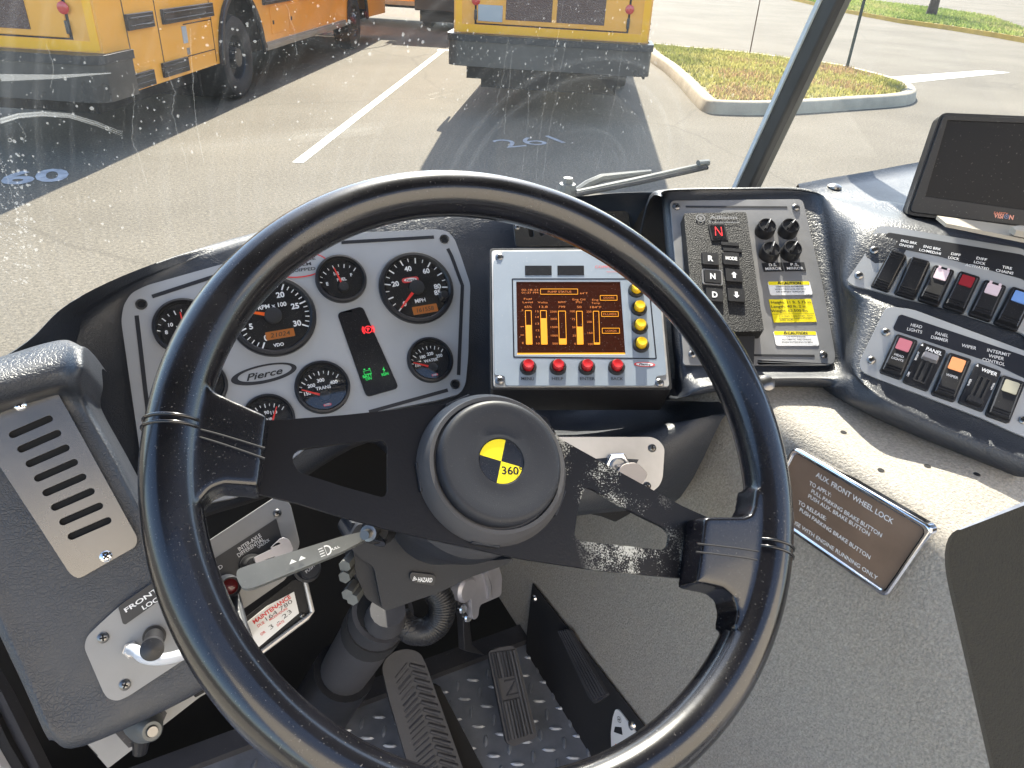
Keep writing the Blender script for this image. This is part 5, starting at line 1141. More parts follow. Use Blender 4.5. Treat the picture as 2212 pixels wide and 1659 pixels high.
# post: dark rubber outer seal and pale inner trim
build('centre_post', MB().box(-.017, .003, SB, ST, -.014, .02), M_['post'], win, bevel=.004)
build('post_trim', MB().box(.003, .024, SB, ST, -.010, .012), M_['post_light'], win, bevel=.003)
build('post_glint', MB().box(-.021, -.0172, SB, ST, -.016, -.008), mat('painted_glint', (.55, .6, .65), .5), win)  # pale strip painted as the glint along the glass edge
# dried drops and runs (each batch one sheet of marks on the outside of the glass)
def wloc(px, py): return PWS(px, py, -.0042)
rnd = random.Random(5)
mb = MB(); mf = MB()
def drop(mb, x, y, r, el=1.5):
    k = 7; a0 = rnd.uniform(-.3, .3); o = [rot2((r*math.cos(t)*rnd.uniform(.75, 1.15), r*el*math.sin(t)*rnd.uniform(.8, 1.15)), a0) for t in [2*math.pi*i/k for i in range(k)]]
    w = -.0042
    if r > .0022: inn = [(p[0]*.6, p[1]*.6) for p in o]; mb.sheet([(x+p[0], y+p[1]) for p in o], w, holes=[[(x+p[0], y+p[1]) for p in inn]])
    else: mb.sheet([(x+p[0], y+p[1]) for p in o], w)
def scatter(n, x0, x1, y0, y1, ra, rb, el=1.5, dens=None, M=None):
    for _ in range(n):
        px, py = rnd.uniform(x0, x1), rnd.uniform(y0, y1)
        if dens and rnd.random() > dens(px, py): continue
        r = (ra+(rb-ra)*rnd.random()**3.5)*.85; d = dep(PWS, px, py); c = wloc(px, py); drop(M or mb, *c, r*d/F, el)
scatter(900, 950, 1420, 0, 330, .6, 2.4, 1.7, lambda x, y: max(.15, 1-abs(y-130)/230))
scatter(420, 0, 330, 120, 560, .7, 3.4, 1.2, lambda x, y: .6)
scatter(420, 330, 800, 20, 330, .6, 3.2, 1.1, lambda x, y: .6)
scatter(260, 1420, 1760, 0, 280, .5, 1.3, 1.1)
scatter(160, 1640, 2212, 30, 280, .5, 1.3, 1.1)
scatter(160, 0, 60, 330, 640, 1.2, 3.2, 1.2)
scatter(500, 0, 1600, 0, 430, .4, 1.1, 1.)
for k in range(3):
    for i in range(9): c = wloc(20+22*k+i*4-8*k+rnd.uniform(-3, 3), 300+i*34+rnd.uniform(-6, 6)); drop(mb, *c, rnd.uniform(2.2, 4.2)*.9/F, 1.2)
scatter(26, 690, 960, 40, 140, 2.5, 5, 1.3); scatter(34, 430, 700, 0, 140, 1.5, 5, .9); scatter(22, 120, 420, 120, 330, 2, 5.5, 1.2)
dr = build('rain_spot', mb, MARK, win, smooth=0); tag(dr, kind='stuff')
def run(pts, wpx, M=None):
    M = M or RUN
    path = [V(wloc(*p)) for p in pts]; q = []
    for i in range(len(path)-1):
        for j in range(5):
            p = path[i].lerp(path[i+1], j/5); q.append(p+V((rnd.uniform(-1, 1)*.0009, 0)))
    q.append(path[-1]); L_, Rr = [], []
    for i, p in enumerate(q):
        d = (q[min(i+1, len(q)-1)]-q[max(i-1, 0)]).normalized(); nn = V((-d.y, d.x)); hw = wpx*rnd.uniform(.6, 1.2)*.9/F; L_.append(tuple(p+nn*hw)); Rr.append(tuple(p-nn*hw))
    m_ = MB(); m_.add([(*p, -.0043) for p in L_]+[(*p, -.0043) for p in Rr], [(i, i+1, len(L_)+i+1, len(L_)+i) for i in range(len(L_)-1)]); build('rain_run', m_, M, win, smooth=0)
for pp in ([(1098, 85), (1088, 160), (1075, 210), (1070, 260)], [(1107, 110), (1100, 190), (1092, 240), (1090, 290)], [(1218, 0), (1200, 110), (1180, 200), (1162, 320), (1158, 390)], [(1222, 90), (1205, 190), (1185, 290), (1172, 390)], [(1345, 100), (1335, 180), (1310, 290), (1285, 380)], [(1142, 195), (1140, 270), (1128, 370)], [(287, 180), (291, 215), (288, 250), (284, 300), (300, 340), (318, 400)], [(362, 150), (378, 200), (372, 245), (388, 300), (398, 330), (405, 370)], [(412, 60), (416, 170), (424, 270), (440, 350)], [(0, 340), (20, 400), (38, 470), (58, 553)], [(100, 95), (116, 140), (108, 190)], [(620, 10), (636, 70), (640, 120)], [(40, 265), (55, 290), (52, 310)]):
    run(pp, .55 if pp[0][0] > 900 else .7)
def glare_strip(pp, w0, w1):
    A = [wloc(*p) for p in pp]; n = len(A); d = .9/F; L_ = []; Rr = []
    for i, p in enumerate(A):
        a, c = V(A[max(i-1, 0)]), V(A[min(i+1, n-1)]); e = (c-a).normalized(); nn = V((-e.y, e.x)); t = i/(n-1); hw = (w0*(1-t)+w1*t)*d; L_.append(tuple(V(p)+nn*hw)); Rr.append(tuple(V(p)-nn*hw))
    m_ = MB(); m_.add([(*p, -.0044) for p in L_]+[(*p, -.0044) for p in Rr], [(i, i+1, n+i+1, n+i) for i in range(n-1)]); build('glare_streak', m_, GLARE, win, smooth=0)
ab = [(0, 262), (40, 250), (90, 246), (150, 250), (210, 268), (265, 290)]  # arc of reflected glare, drawn as pale strips on the pane
for k, w in ((0, 5), (-4, 2), (4, 2)): glare_strip([(x, y+k) for x, y in ab], w, .4)
glare_strip([(0, 168), (120, 166), (240, 158)], 7, 1)
# side frames of the cab, with unseen cover and walls shaped for light
rf = thing('truck_cab', 'unseen cab shell of the truck, shaped to bounce fill light', 'cab')
hb_ = ws_pt(0, ST)
build('unseen_roof', MB().box(-.8, 2.5, -.08, hb_.y+.05, hb_.z, hb_.z+.05), M_['post_light'], rf)  # cut short so sun and sky light the cab
build('side_pillar', MB().box(-.75, -.66, hb_.y-.02, hb_.y+.05, H-.4, hb_.z), M_['post'], rf)
# front of the cab below the glass
build('cowl', MB().box(-1.0, 2.4, pb.y+.06, pb.y+.1, H-1.6, pb.z-.22), M_['post'], rf)
build('bounce_wall', MB().box(-.8, 2.5, -1.24, -1.2, FLOOR-.1, hb_.z+.6), mat('cream_bounce', (.8, .73, .62), .8), rf)  # added behind the camera, oversized so sunlit cream bounces warm fill
build('door_panel', MB().box(-.84, -.78, -1.2, 1.0, FLOOR-.3, H-.6), mat('bounce_lining', (.6, .56, .5), .7), rf)  # unseen door, kept low and cream to bounce light inside
build('passenger_door', MB().box(2.42, 2.48, -1.2, 1.0, FLOOR-.3, H-.6), M_['soft_black'], rf)
# wiper outside the glass
def wsp(px, py, w): return PWS.w(px, py, w)
wp = thing('wiper', 'grey windshield wiper with its pivot resting at the foot of the glass', 'wiper')
bs = wsp(1225, 412, -.03)
build('pivot', MB().tube([bs+V((0, .0, -.03)), bs, bs+V((0, 0, .012)), bs+V((0, 0, .013)), bs+V((0, 0, .022))], [.016, .016, .014, .009, .008], 10), M_['wiper'], wp)
build('arm', MB().tube([wsp(1238, 418, -.03), wsp(1270, 398, -.035), wsp(1300, 385, -.035), wsp(1405, 372, -.03)], [.006, .008, .008, .005], 8), M_['wiper'], wp)
build('blade_frame', MB().tube([wsp(1245, 416, -.016), wsp(1380, 388, -.018), wsp(1525, 354, -.016)], [.005, .006, .004], 8), M_['wiper'], wp)
build('rubber_blade', MB().tube([wsp(1245, 421, -.008), wsp(1380, 395, -.008), wsp(1528, 362, -.008)], .004, 6), M_['soft_black'], wp)
build('blade_tip', MB().tube([wsp(1508, 353, -.016), wsp(1530, 351, -.016)], [.006, .006], 8), M_['wiper'], wp)
# ================================================================ outside
m, nt, b = nodes('worn_asphalt'); L = nt.links.new
tc = N(nt, 'ShaderNodeTexCoord')
n1 = N(nt, 'ShaderNodeTexNoise', i_Scale=.35, i_Detail=6., i_Roughness=.6); n2 = N(nt, 'ShaderNodeTexNoise', i_Scale=38., i_Detail=6., i_Roughness=.85); n3 = N(nt, 'ShaderNodeTexVoronoi', i_Scale=70.)
for n in (n1, n2, n3): L(tc.outputs['Object'], n.inputs['Vector'])
r1 = N(nt, 'ShaderNodeValToRGB'); r1.color_ramp.elements[0].position = .3; r1.color_ramp.elements[0].color = (.098, .088, .072, 1); r1.color_ramp.elements[1].position = .7; r1.color_ramp.elements[1].color = (.146, .132, .109, 1); L(n1.outputs['Fac'], r1.inputs['Fac'])
r2 = N(nt, 'ShaderNodeValToRGB'); r2.color_ramp.elements[0].position = .3; r2.color_ramp.elements[0].color = (.35, .35, .36, 1); r2.color_ramp.elements[1].position = .72; r2.color_ramp.elements[1].color = (1.7, 1.64, 1.54, 1); L(n2.outputs['Fac'], r2.inputs['Fac'])
mx = N(nt, 'ShaderNodeMix', data_type='RGBA', blend_type='MULTIPLY'); mx.inputs['Factor'].default_value = 1; L(r1.outputs[0], mx.inputs['A']); L(r2.outputs[0], mx.inputs['B'])
# cracks
cv = N(nt, 'ShaderNodeTexVoronoi', feature='DISTANCE_TO_EDGE', i_Scale=.22); nz = N(nt, 'ShaderNodeTexNoise', i_Scale=1.2, i_Detail=4.); L(tc.outputs['Object'], nz.inputs['Vector'])
mv = N(nt, 'ShaderNodeMix', data_type='VECTOR'); mv.inputs['Factor'].default_value = .25; L(tc.outputs['Object'], mv.inputs['A']); L(nz.outputs['Color'], mv.inputs['B']); L(mv.outputs['Result'], cv.inputs['Vector'])
cr_ = N(nt, 'ShaderNodeMapRange'); cr_.inputs['From Max'].default_value = .006; cr_.inputs['To Min'].default_value = .82; L(cv.outputs['Distance'], cr_.inputs['Value'])
mx3 = N(nt, 'ShaderNodeMix', data_type='RGBA', blend_type='MULTIPLY'); mx3.inputs['Factor'].default_value = 1; L(mx.outputs['Result'], mx3.inputs['A']); L(cr_.outputs[0], mx3.inputs['B']); L(mx3.outputs['Result'], b.inputs['Base Color'])
b.inputs['Roughness'].default_value = .9; b.inputs['Specular IOR Level'].default_value = .2; bp = N(nt, 'ShaderNodeBump', i_Strength=.5, i_Distance=.006); L(n3.outputs['Distance'], bp.inputs['Height']); L(bp.outputs['Normal'], b.inputs['Normal'])
ASPH = m
MO = {}
MO['paint'] = mat('worn_white_paint', (.46, .45, .41), .7, var=.22, vscale=7, bump=.3, bscale=60, dist=.003)
MO['kerb'] = mat('pale_concrete', (.36, .30, .22), .85, var=.18, vscale=3, bump=.3, bscale=40, dist=.004)
MO['kerb_yellow'] = mat('yellow_kerb_paint', (.5, .32, .05), .7, var=.2, vscale=2.5)
MO['soil'] = mat('dry_soil', (.2, .16, .08), .95, var=.3, vscale=3, col2=(.16, .16, .06))
MO['verge'] = mat('turf', (.12, .15, .05), .95, col2=(.17, .16, .075), var=.3, vscale=2)
MO['bus'] = mat('school_bus_yellow', (.9, .385, .04), .38, coat=.25, var=.06, vscale=1.5)
MO['reflex'] = mat('bright_yellow_tape', (1., .46, .0), .35)
MO['bblack'] = mat('bus_black', (.018, .018, .02), .4, var=.25, vscale=4)
MO['bumper'] = mat('bumper_grey_black', (.06, .055, .05), .28, var=.35, vscale=1.2)
MO['tyre'] = mat('tyre_rubber', (.02, .02, .021), .8, var=.2, vscale=6, bump=.3, bscale=60, dist=.004)
MO['rim'] = mat('dark_rim', (.04, .04, .042), .4, metal=.4)
MO['lens'] = mat('tail_lens_red', (.6, .03, .025), .25, coat=.5)
MO['bgrille'] = mat('brown_grille', (.13, .07, .05), .6, bump=1., bscale=60, bkind='voro', dist=.01)
MO['bglass'] = mat('bus_window', (.02, .025, .03), .08)
MO['plate'] = mat('blank_plate', (.4, .41, .41), .45)
MO['alu'] = mat('rail_metal', (.3, .29, .27), .4, metal=.5, var=.2, vscale=3)
MO['bark'] = mat('bark', (.06, .045, .035), .95, var=.3, vscale=6, bump=.6, bscale=20, dist=.02)
MO['green_post'] = mat('green_post', (.03, .05, .04), .5, var=.2, vscale=6)
MO['wire'] = mat('rusty_rod', (.12, .07, .04), .7)
def gp(px, py, h=0.): return onz(px, py, h)
g = build('asphalt_ground', MB().add([(-220, -120, 0), (220, -120, 0), (220, 320, 0), (-220, 320, 0)], [(0, 1, 2, 3)]), ASPH, smooth=0); tag(g, kind='structure')
def gsheet(name, pts, z, m, kind='structure'):
    mb = MB().sheet([(p.x, p.y) for p in pts], z); return tag(build(name, mb, m, smooth=0), kind=kind)
A, B = gp(643, 352), gp(955, 110); d = (B-A).normalized(); nn = V((-d.y, d.x, 0))*.055
gsheet('parking_line', [A-nn, B-nn, B+nn, A+nn], .004, MO['paint'])
B2 = gp(950, 112); C2 = B2+HD(R_(84))*-.25
gsheet('parking_line', [B+nn*2+d*.0, B+nn*2+d*.25, B+d*.25-nn*-1+HD(R_(92))*3.0, B-d*.05+HD(R_(92))*3.0], .0045, MO['paint'])
gsheet('stop_line', [gp(*p) for p in ((1918, 167), (2128, 152), (2182, 157), (1948, 181))], .004, MO['paint'])
# stencilled bay numbers
def baynum(s, c, right, ht, wd, bold=.03):
    u = right.normalized(); M = Matrix.Translation(c+V((0, 0, .004))) @ Matrix((u, V((0, 0, 1)).cross(u), V((0, 0, 1)))).transposed().to_4x4()
    mb = MB(); text(mb, s, (0, 0), ht, wd, 0, 0, bold); o = build('bay_number', mb, MO['number'], M=M, smooth=0); tag(o, kind='structure'); return o
MO['number'] = mat('stencil_paint', (.36, .36, .37), .7, var=.35, vscale=9)
cA, cB = gp(1075, 312), gp(1212, 300); c = gp(1140, 306)
baynum('261', c, cB-cA, .40, (cB-cA).length*.92, -.005)
cA, cB = gp(8, 386), gp(150, 376); w2 = (cB-cA); e = w2.normalized()
baynum('260', gp(78, 381)-e*w2.length*.27, w2, .42, w2.length*1.55)

# ---------------------------------------------------------------- buses
def bus_frame(o, a):
    f = HD(a); r = HD(a+math.pi/2); return Matrix.Translation(o) @ Matrix((r, f, V((0, 0, 1)))).transposed().to_4x4()
def bus(label, M, bumper_h, zb=.50, bt=.40, full=True, seed=0, front_x=5.6, wid=2.46, rear=True, front=True, side=True, LEN=11.2):
    "origin: rear right corner on the ground; X to the right (negative across the bus), Y forward"
    t = thing('school_bus', label, 'bus', M, 'yellow school buses parked on the lot')
    zt = 3.05; W = wid
    # body shell with cut wheel arches on the right side
    sec = rounded([(0, zb), (0, 2.75), (-.12, zt), (-W+.12, zt), (-W, 2.75), (-W, zb)], [0, .15, .2, .2, .15, 0], 4)
    mb = MB(); n = len(sec)
    ra, rf = 3.1, 3.1+front_x
    y0, y1 = .0, LEN
    vs = [(x, y, z) for y in (y0, y1) for x, z in sec]; fs = [tuple(range(n)), tuple(range(2*n-1, n-1, -1))]+[(i, i+n, (i+1) % n+n, (i+1) % n) for i in range(n)]
    fs = fs[:2]+[f for k, f in enumerate(fs[2:]) if not (sec[k][0] == 0 and sec[(k+1) % n][0] == 0) and not (sec[k][1] == zb and sec[(k+1) % n][1] == zb)]
    mb.add(vs, fs)
    # right side with the wheel openings
    def archo(yc): return [(yc+.66*math.cos(math.pi*i/14), .52+.66*math.sin(math.pi*i/14)*1.12) for i in range(15)]
    zs = max(z for x, z in sec if x == 0); o = [(y0, zb), (y0, zs), (y1, zs), (y1, zb)]
    for yc in (rf, ra): o += archo(yc)[0:1] and [(p[0], max(p[1], zb)) for p in archo(yc)]
    tri = MB().sheet(o, 0); mb.add([V((0, v.x, v.y)) for v in tri.v], tri.f)
    body = build('body', mb, MO['bus'], t, smooth=40)
    # dark under body and wheel wells; near-black boxes also stand for shade beneath
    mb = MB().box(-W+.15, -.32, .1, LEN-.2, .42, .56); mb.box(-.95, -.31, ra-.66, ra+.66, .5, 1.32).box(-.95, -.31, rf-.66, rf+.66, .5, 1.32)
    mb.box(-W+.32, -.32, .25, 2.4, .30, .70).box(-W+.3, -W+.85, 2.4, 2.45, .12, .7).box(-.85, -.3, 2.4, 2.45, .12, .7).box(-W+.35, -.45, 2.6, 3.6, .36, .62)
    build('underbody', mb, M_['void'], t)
    build('rear_axle', MB().tube([V((-W+.3, ra, .5)), V((-.3, ra, .5))], .12, 12).tube([V((-W/2, ra, .5)), V((-W/2, ra-.3, .5))], .2, 14), M_['soft_black'], t)
    def wheel(x, y, out=1, dual=False):
        r = .5; w = .28 if not dual else .56
        prof = [(.27, 0), (.30, .02), (.42, .03), (.475, .015), (r, -.05), (r, -w+.05), (.47, -w), (.2, -w)]
        MX = Matrix.Translation((x, y, r)) @ Matrix.Rotation(math.pi/2*out, 4, 'Y')
        wq = build('wheel', MB().lathe(prof, (0, 0), 36).move(MX), MO['tyre'], t, smooth=40)
        build('wheel_rim', MB().lathe([(.27, .0), (.26, -.02), (.255, -.12 if dual else -.03), (.16, -.16 if dual else -.0), (.12, -.05 if dual else .05), (.11, .02 if dual else .07), (.01, .025 if dual else .07)], (0, 0), 32).move(MX), MO['rim'], wq, smooth=30)
        for i in range(8): a = 2*math.pi*i/8; build('wheel_nut', MB().lathe([(.018, -.14 if dual else 0), (.018, -.1 if dual else .03), (.01, -.095 if dual else .035)], (.2*math.cos(a), .2*math.sin(a)), 6).move(MX), MO['alu'], wq)
    wheel(-.08, ra, 1, True); wheel(-.08, rf, 1); wheel(-W+.08, ra, -1, True); wheel(-W+.08, rf, -1)
    for yc in (ra, rf):
        o_, i_ = [(yc+.72*math.cos(math.pi*i/18), .5+.80*math.sin(math.pi*i/18)) for i in range(19)], [(yc+.655*math.cos(math.pi*i/18), .5+.735*math.sin(math.pi*i/18)) for i in range(19)]
        mb = MB().prism(o_+i_[::-1], 0, .055); mb.v = [V((v.z, v.x, v.y)) for v in mb.v]; mb.f = [f for f in mb.f]; build('wheel_arch', mb, MO['bblack'], t, bevel=.012)
    if side:
        # black rub rails, lower rail, small skirt grilles, hatches
        for a0, a1, z0, z1 in ((.45, .95, 1.04, 1.18), (1.15, 2.35, 1.04, 1.18), (3.95, 5.1, 1.06, 1.18), (5.5, 8.0, 1.06, 1.18)): 
            mb = MB().box(.001, .035, a0, a1, z0, z1).box(.035, .045, a0+.03, a1-.03, z0+.03, z0+.045).box(.035, .045, a0+.03, a1-.03, z1-.045, z1-.03); build('rub_rail', mb, MO['bblack'], t, bevel=.01)
        for a0, a1, z0 in ((.22, .78, .52), (.98, 1.55, .55)): build('skirt_grille', MB().box(.001, .03, a0, a1, z0, z0+.14).box(.03, .036, a0+.02, a1-.02, z0+.09, z0+.11).box(.03, .036, a0+.02, a1-.02, z0+.03, z0+.05), MO['bblack'], t, bevel=.01)
        build('skirt_rail', MB().box(.001, .03, 3.9, 7.9, .5, .60).box(.03, .04, 3.9, 7.9, .53, .57), MO['alu'], t)
        mb = MB()
        for yy in (.45, 1.05, 2.3): mb.box(.0005, .003, yy, yy+.012, .55, 2.4)
        mb.box(.0005, .003, 1.6, 2.3, 1.0, 1.01).box(.0005, .003, 1.6, 2.3, .68, .69); build('panel_seam', mb, M_['soft_black'], t)
        for a0, a1 in ((4.2, 4.75), (4.95, 5.5)):
            build('access_door', MB().box(.001, .006, a0, a1, .68, 1.02), MO['bus'], t, bevel=.004); build('door_latch', MB().box(.006, .014, a0+.06, a0+.1, .8, .85), MO['bblack'], t)
        build('notice_sticker', MB().box(.001, .003, 1.55, 1.66, .82, .99), MO['plate'], t); build('notice_sticker', MB().box(.001, .003, 1.6, 1.67, .70, .77), MO['alu'], t)
        for i in range(9): build('side_window', MB().box(-.01, .004, .9+i*1.05, 1.75+i*1.05, 1.75, 2.45), MO['bglass'], t)
    # rear face
    bh = bumper_h
    prof = [(.14, bh), (-W-.14+.0, bh)]
    bo = rounded([(.05, .38), (.05, -.13), (-.06, -.20), (-W+.06, -.20), (-W-.05, -.13), (-W-.05, .38), (-W-.02, .38), (-W-.02, .0), (.02, .0), (.02, .38)], [0, .05, .08, .08, .05, 0, 0, 0, 0, 0], 4)
    bm_ = MB().prism(bo, bh, bh+bt-.08); bp_ = build('bumper', bm_, MO['bumper'], t, bevel=.015)
    bo2 = [(x*1.004, y-.012 if y < -.05 else y) for x, y in bo]
    build('bumper_lip', MB().prism(rounded([(.07, .39), (.07, -.13), (-.06, -.215), (-W+.06, -.215), (-W-.07, -.13), (-W-.07, .39), (-W-.02, .39), (-W-.02, .01), (.02, .01), (.02, .39)], [0, .05, .08, .08, .05, 0, 0, 0, 0, 0], 4), bh+bt-.079, bh+bt), MO['bblack'], t, bevel=.015)
    if rear:
        zr = bh+bt
        build('reflective_stripe', MB().box(-W+.06, -.06, -.004, .004, zr+.012, zr+.095), MO['reflex'], t)
        for x in (-.10, -W+.02): build('reflective_stripe', MB().box(x, x+.08, -.005, .004, zr+.02, 2.6), MO['reflex'], t)
        dr = build('engine_door', MB().box(-W+.28, -.28, -.022, -.0006, zr+.115, 2.0), MO['bus'], t, bevel=.008)
        build('door_gap', MB().box(-W+.255, -.255, -.003, .004, zr+.10, 2.03), M_['void'], t)
        for x in (-W+.27, -.27): 
            c = (x, zr+.62); mb = MB().lathe([(.052, 0), (.052, .008), (.04, .014), (.01, .016)], (0, 0), 24); mb.v = [V((x+v.x, -.022-v.z, zr+.36+v.y)) for v in mb.v]; build('tail_light', mb, MO['lens'], t)
            build('door_latch', MB().box(x-.018, x+.018, -.034, -.022, zr+.15, zr+.26), MO['bblack'], t, bevel=.01)
        for a0, a1 in ((-W+.64, -W+1.20), (-W+1.26, -W+1.84)):
            build('grille', MB().box(a0, a1, -.030, -.022, zr+.17, zr+.95), MO['bgrille'], t)
        build('licence_plate', MB().box(-W+.30, -W+.60, -.035, -.0225, zr+.14, zr+.32), MO['plate'], t, bevel=.004)
        mb = MB().lathe([(.08, 0), (.08, .015), (.05, .03), (.01, .033)], (0, 0), 20); mb.v = [V((-W+.44+v.x, -.022-v.z, zr+.48+v.y)) for v in mb.v]; build('reversing_light', mb, M_['lens_blue'], t)
        mb = MB().lathe([(.08, 0), (.08, .015), (.05, .03), (.01, .033)], (0, 0), 20); mb.v = [V((-.27+v.x, -.022-v.z, zr+.58+v.y)) for v in mb.v]; build('turn_light', mb, M_['lens_red'], t)
        build('rear_window', MB().box(-W+.5, -.5, -.006, .004, 2.2, 2.8), MO['bglass'], t)
    if front:
        mb = MB().tube([V((0, LEN-.3, 2.0)), V((.25, LEN+.35, 1.9)), V((.3, LEN+.5, 1.4))], .02, 8); mb.box(.18, .42, LEN+.44, LEN+.54, 1.1, 1.5); build('mirror', mb, MO['bblack'], t)
    return t
yaw1 = R_(3.)
wpt = gp(527, 212); f1 = HD(yaw1)
O1 = wpt+HD(yaw1+math.pi/2)*.06-f1*3.1
bus('yellow school bus seen from its rear corner, dark rear wheel under a black arch', bus_frame(O1, yaw1), .49, front_x=5.7)
bl, brr = onz(966, 140, .60), onz(1402, 168, .60)
yaw2 = math.atan2((brr-bl).x, (brr-bl).y)-math.pi/2-TH
wd2 = (brr-bl).length-.1
f2 = HD(yaw2); O2 = brr-HD(yaw2+math.pi/2)*.05+f2*.2; O2.z = 0
bus('yellow school bus seen from behind with brown grilles, parked over bay 261', bus_frame(O2, yaw2), .60, zb=.68, bt=.36, front_x=5.7, wid=wd2)
a3 = R_(80); O3 = gp(828, 27); O3 = O3+HD(R_(0))*1.0
bus('far yellow school bus standing side on beyond the left bus', bus_frame(gp(867, 58)-HD(R_(97))*6, R_(97)), .5, rear=False, front=False, front_x=5.7)
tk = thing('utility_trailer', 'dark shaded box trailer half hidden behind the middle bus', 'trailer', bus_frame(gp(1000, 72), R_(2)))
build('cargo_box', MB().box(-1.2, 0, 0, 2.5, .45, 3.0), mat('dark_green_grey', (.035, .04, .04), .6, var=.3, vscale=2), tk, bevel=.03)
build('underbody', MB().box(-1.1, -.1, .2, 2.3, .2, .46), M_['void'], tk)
for x in (-.05, -.9):
    for y in (1.25,): build('wheel', MB().lathe([(.2, 0), (.44, .0), (.48, -.05), (.48, -.22), (.44, -.27)], (0, 0), 24).move(Matrix.Translation((x, y, .48)) @ Matrix.Rotation(math.pi/2, 4, 'Y')), MO['tyre'], tk)

# ---------------------------------------------------------------- kerbed island, verge, grass
KH = .17
top_front = [(1380, 84), (1408, 113), (1440, 135), (1475, 166), (1508, 200), (1532, 216), (1580, 220), (1652, 221), (1742, 218), (1840, 212), (1935, 206), (1972, 200), (1981, 190), (1968, 178)]
back = [(1908, 160), (1828, 141), (1760, 130), (1692, 122), (1618, 112), (1475, 99), (1405, 92)]
tf = [gp(*p, KH) for p in top_front]; bk_ = [gp(*p, KH) for p in back]
tfs = crom(tf, 4); bks = crom(bk_, 4)
loop = tfs+bks
def shrink(lp, d):
    n = len(lp); out = []
    for i in range(n):
        a, b, c = lp[i-1], lp[i], lp[(i+1) % n]; t_ = (c-a); t_.z = 0
        if t_.length < 1e-6: out.append(b.copy()); continue
        t_.normalize(); nn = V((-t_.y, t_.x, 0)); out.append(b+nn*d)
    return out
ar = area2([(p.x, p.y) for p in loop]); sgn = 1 if ar > 0 else -1
inn = shrink(loop, .15*sgn); outb = shrink(loop, -.03*sgn); rnd_o = shrink(loop, .03*sgn)
mb = MB(); n = len(loop)
rings = [[V((p.x, p.y, 0)) for p in outb], [V((p.x, p.y, KH-.03)) for p in loop], [V((p.x, p.y, KH)) for p in rnd_o], [V((p.x, p.y, KH)) for p in inn], [V((p.x, p.y, KH-.05)) for p in inn]]
mb.add([p for r in rings for p in r], [(j*n+i, j*n+(i+1) % n, (j+1)*n+(i+1) % n, (j+1)*n+i) for j in range(4) for i in range(n)])
kb_ = tag(build('kerb', mb, MO['kerb'], smooth=50), kind='structure')
soil = tag(build('island_soil', MB().sheet([(p.x, p.y) for p in inn], KH-.02), MO['soil'], smooth=0), kind='structure')
from mathutils.geometry import intersect_point_tri_2d
def scatter_grass(name, poly, z, n, hmin, hmax, cols, wd=.012, seed=3, lean=.6):
    rr = random.Random(seed); xs = [p[0] for p in poly]; ys = [p[1] for p in poly]
    tris = tessellate_polygon([[V((*p, 0)) for p in poly]]); tt = [[V(poly[i]) for i in t] for t in tris]; ws = [abs((t[1]-t[0]).cross(t[2]-t[0])) for t in tt]
    mb = MB()
    for _ in range(n):
        t = rr.choices(tt, ws)[0]; u, v = rr.random(), rr.random()
        if u+v > 1: u, v = 1-u, 1-v
        p = t[0]+(t[1]-t[0])*u+(t[2]-t[0])*v
        cl_ = math.sin(p.x*2.3+1)*math.sin(p.y*1.9)+math.sin(p.x*.7-p.y*.9)+rr.uniform(-.8, .8)
        mi = 0 if cl_ > .6 else (1 if cl_ > -1.1 else 2)
        h = rr.uniform(hmin, hmax); 
        for k in range(3):
            a = rr.uniform(0, 6.28); w = wd*rr.uniform(.6, 1.3); q = p+V((rr.uniform(-.03, .03), rr.uniform(-.03, .03))); lx, ly = math.cos(a)*h*lean*rr.uniform(.3, 1.3), math.sin(a)*h*lean*rr.uniform(.3, 1.3)
            mb.add([(q.x-w*math.sin(a), q.y+w*math.cos(a), z), (q.x+w*math.sin(a), q.y-w*math.cos(a), z), (q.x+lx, q.y+ly, z+h*rr.uniform(.6, 1.1))], [(0, 1, 2)], mi)
    o = build(name, mb, cols, smooth=0); return tag(o, kind='stuff')
def leafmat(name, col):
    m, nt, b = nodes(name); b.inputs['Base Color'].default_value = (*col, 1); b.inputs['Roughness'].default_value = .7; b.inputs['Specular IOR Level'].default_value = .2
    t_ = N(nt, 'ShaderNodeBsdfTranslucent'); t_.inputs['Color'].default_value = (*col, 1); mx = N(nt, 'ShaderNodeMixShader'); mx.inputs[0].default_value = .5; nt.links.new(b.outputs[0], mx.inputs[1]); nt.links.new(t_.outputs[0], mx.inputs[2]); nt.links.new(mx.outputs[0], nt.nodes['Material Output'].inputs['Surface']); return m
G3 = [leafmat('grass_green', (.21, .22, .06)), leafmat('grass_straw', (.36, .33, .11)), leafmat('grass_brown', (.34, .23, .12))]
scatter_grass('grass', [(p.x, p.y) for p in shrink(inn, .05*sgn)], KH-.02, 9000, .03, .09, G3, .011)
vk = [gp(*p) for p in ((1700, -2), (1825, 28), (1942, 50), (2042, 64), (2142, 80), (2212, 93), (2330, 118))]
bkk = [p+HD(R_(12))*.16 for p in vk]
mb = MB(); K = len(vk)
mb.add([V((p.x, p.y, 0)) for p in vk]+[V((p.x, p.y, .15)) for p in vk]+[V((p.x, p.y, .15)) for p in bkk], [(j*K+i, j*K+i+1, (j+1)*K+i+1, (j+1)*K+i) for j in range(2) for i in range(K-1)])
tag(build('yellow_kerb', mb, MO['kerb_yellow'], smooth=40), kind='structure')
far = [p+HD(R_(20))*16 for p in bkk]
vp_ = [(p.x, p.y) for p in bkk]+[(p.x, p.y) for p in reversed(far)]
tag(build('verge', MB().sheet(vp_, .14), MO['verge'], smooth=0), kind='structure')
G4 = [leafmat('verge_green', (.15, .21, .05)), leafmat('verge_green_pale', (.24, .28, .08)), leafmat('verge_straw', (.34, .32, .13))]
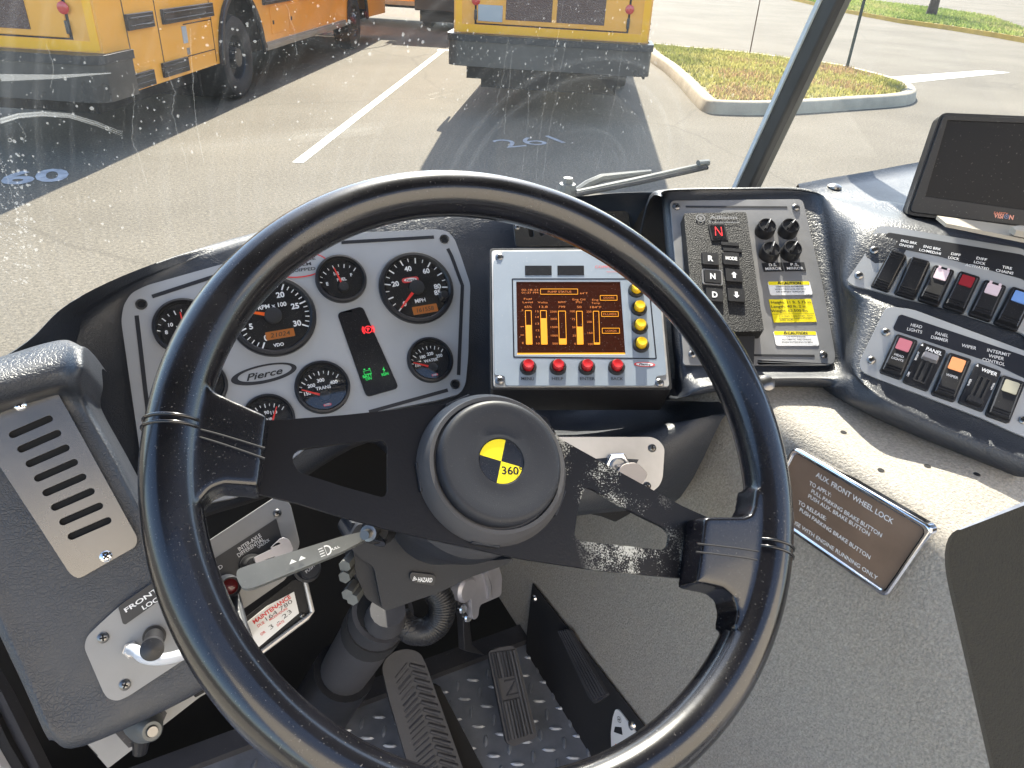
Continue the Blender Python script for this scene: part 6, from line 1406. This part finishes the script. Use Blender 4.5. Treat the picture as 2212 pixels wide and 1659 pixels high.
scatter_grass('verge_grass', vp_, .14, 16000, .05, .14, G4, .03, 8)
# green sign post and thin rod on the island
p0 = gp(1828, 149, KH-.03); sp_o = thing('sign_post', 'dark green steel sign post at the back of the kerbed island', 'post', Matrix.Translation(p0))
build('post', MB().prism([(-.03, -.02), (-.012, -.02), (-.008, .012), (.008, .012), (.012, -.02), (.03, -.02), (.03, -.014), (.018, -.014), (.012, .02), (-.012, .02), (-.018, -.014), (-.03, -.014)], 0, 2.6), MO['green_post'], sp_o)
build('sign_plate', MB().prism(rrect(0, 0, .45, .6, .03), .024, .028).move(Matrix.Translation((0, 0, 2.3)) @ Matrix.Rotation(math.pi/2, 4, 'X')), MO['alu'], sp_o)
p0 = gp(1619, 118, KH-.03); rod = MB().tube([p0, p0+V((.0, 0, 1.6))], .012, 8); tag(build('marker_rod', rod, MO['wire']), 'thin rusty marker rod stuck in the grass of the island', 'rod')
# tree on the verge
p0 = gp(2010, 34, .14); tree = thing('tree', 'dark tree trunk standing in the verge beyond the yellow kerb', 'tree', Matrix.Translation(p0))
mb = MB(); mb.tube(crom([(0, 0, -.1), (.02, 0, .3), (.03, .02, 1.2), (.0, .05, 2.4), (.05, .02, 3.6)], 4), [.26-.012*i for i in range(17)], 12)
rt_ = random.Random(4); tips = []
for i in range(8):
    a = i*.8; z0 = 1.9+.2*i; l = 2.2-.12*i; e = V((math.cos(a)*l, math.sin(a)*l, z0+1.5)); mb.tube(crom([(0.02, .03, z0), (math.cos(a)*l*.4, math.sin(a)*l*.4, z0+.5), e], 4), [.09-.008*j for j in range(9)], 7); tips.append(e)
build('trunk', mb, MO['bark'], tree, smooth=60)
mb = MB()
for _ in range(3500):
    t_ = rt_.choice(tips); p = t_*rt_.uniform(.75, 1.05)+V((rt_.gauss(0, .5), rt_.gauss(0, .5), rt_.gauss(.2, .45))); a = rt_.uniform(0, 6.28); s_ = rt_.uniform(.05, .11); u = V((math.cos(a), math.sin(a), rt_.uniform(-.6, .6))).normalized(); v_ = u.orthogonal().normalized()
    mb.add([p-u*s_, p+v_*s_*.5, p+u*s_, p-v_*s_*.5], [(0, 1, 2, 3)])
build('crown', mb, mat('leaf', (.05, .065, .025), .7), tree, smooth=0)
# far building line behind the lot, for what the paint and the glass mirror
# ================================================================ light
SUN_EL, SUN_AZ = R_(43), R_(1)
sd = HD(SUN_AZ)*math.cos(SUN_EL)+V((0, 0, math.sin(SUN_EL)))
ld_ = bpy.data.lights.new('sun', 'SUN'); ld_.energy = 4.5; ld_.angle = R_(.5); ld_.color = (1., .91, .78)
so = bpy.data.objects.new('sun', ld_); COL.objects.link(so); so.rotation_euler = sd.to_track_quat('Z', 'Y').to_euler()
w = bpy.data.worlds.new('World'); sc.world = w; w.use_nodes = True; nt = w.node_tree
bg = nt.nodes['Background']; sk = N(nt, 'ShaderNodeTexSky', sky_type='NISHITA'); sk.sun_disc = False; sk.sun_elevation = SUN_EL; sk.sun_rotation = math.atan2(sd.x, sd.y)
sk.altitude = 50; sk.air_density = 1.; sk.dust_density = 1.2
nt.links.new(sk.outputs[0], bg.inputs['Color']); bg.inputs['Strength'].default_value = .14
sc.view_settings.view_transform = 'Standard'; sc.view_settings.look = 'None'; sc.view_settings.gamma = 1; sc.view_settings.exposure = 1.95
sc.cycles.max_bounces = 7; sc.cycles.transparent_max_bounces = 24; sc.cycles.use_denoising = True; sc.cycles.caustics_reflective = False; sc.cycles.caustics_refractive = False
sc.cycles.sample_clamp_indirect = 6
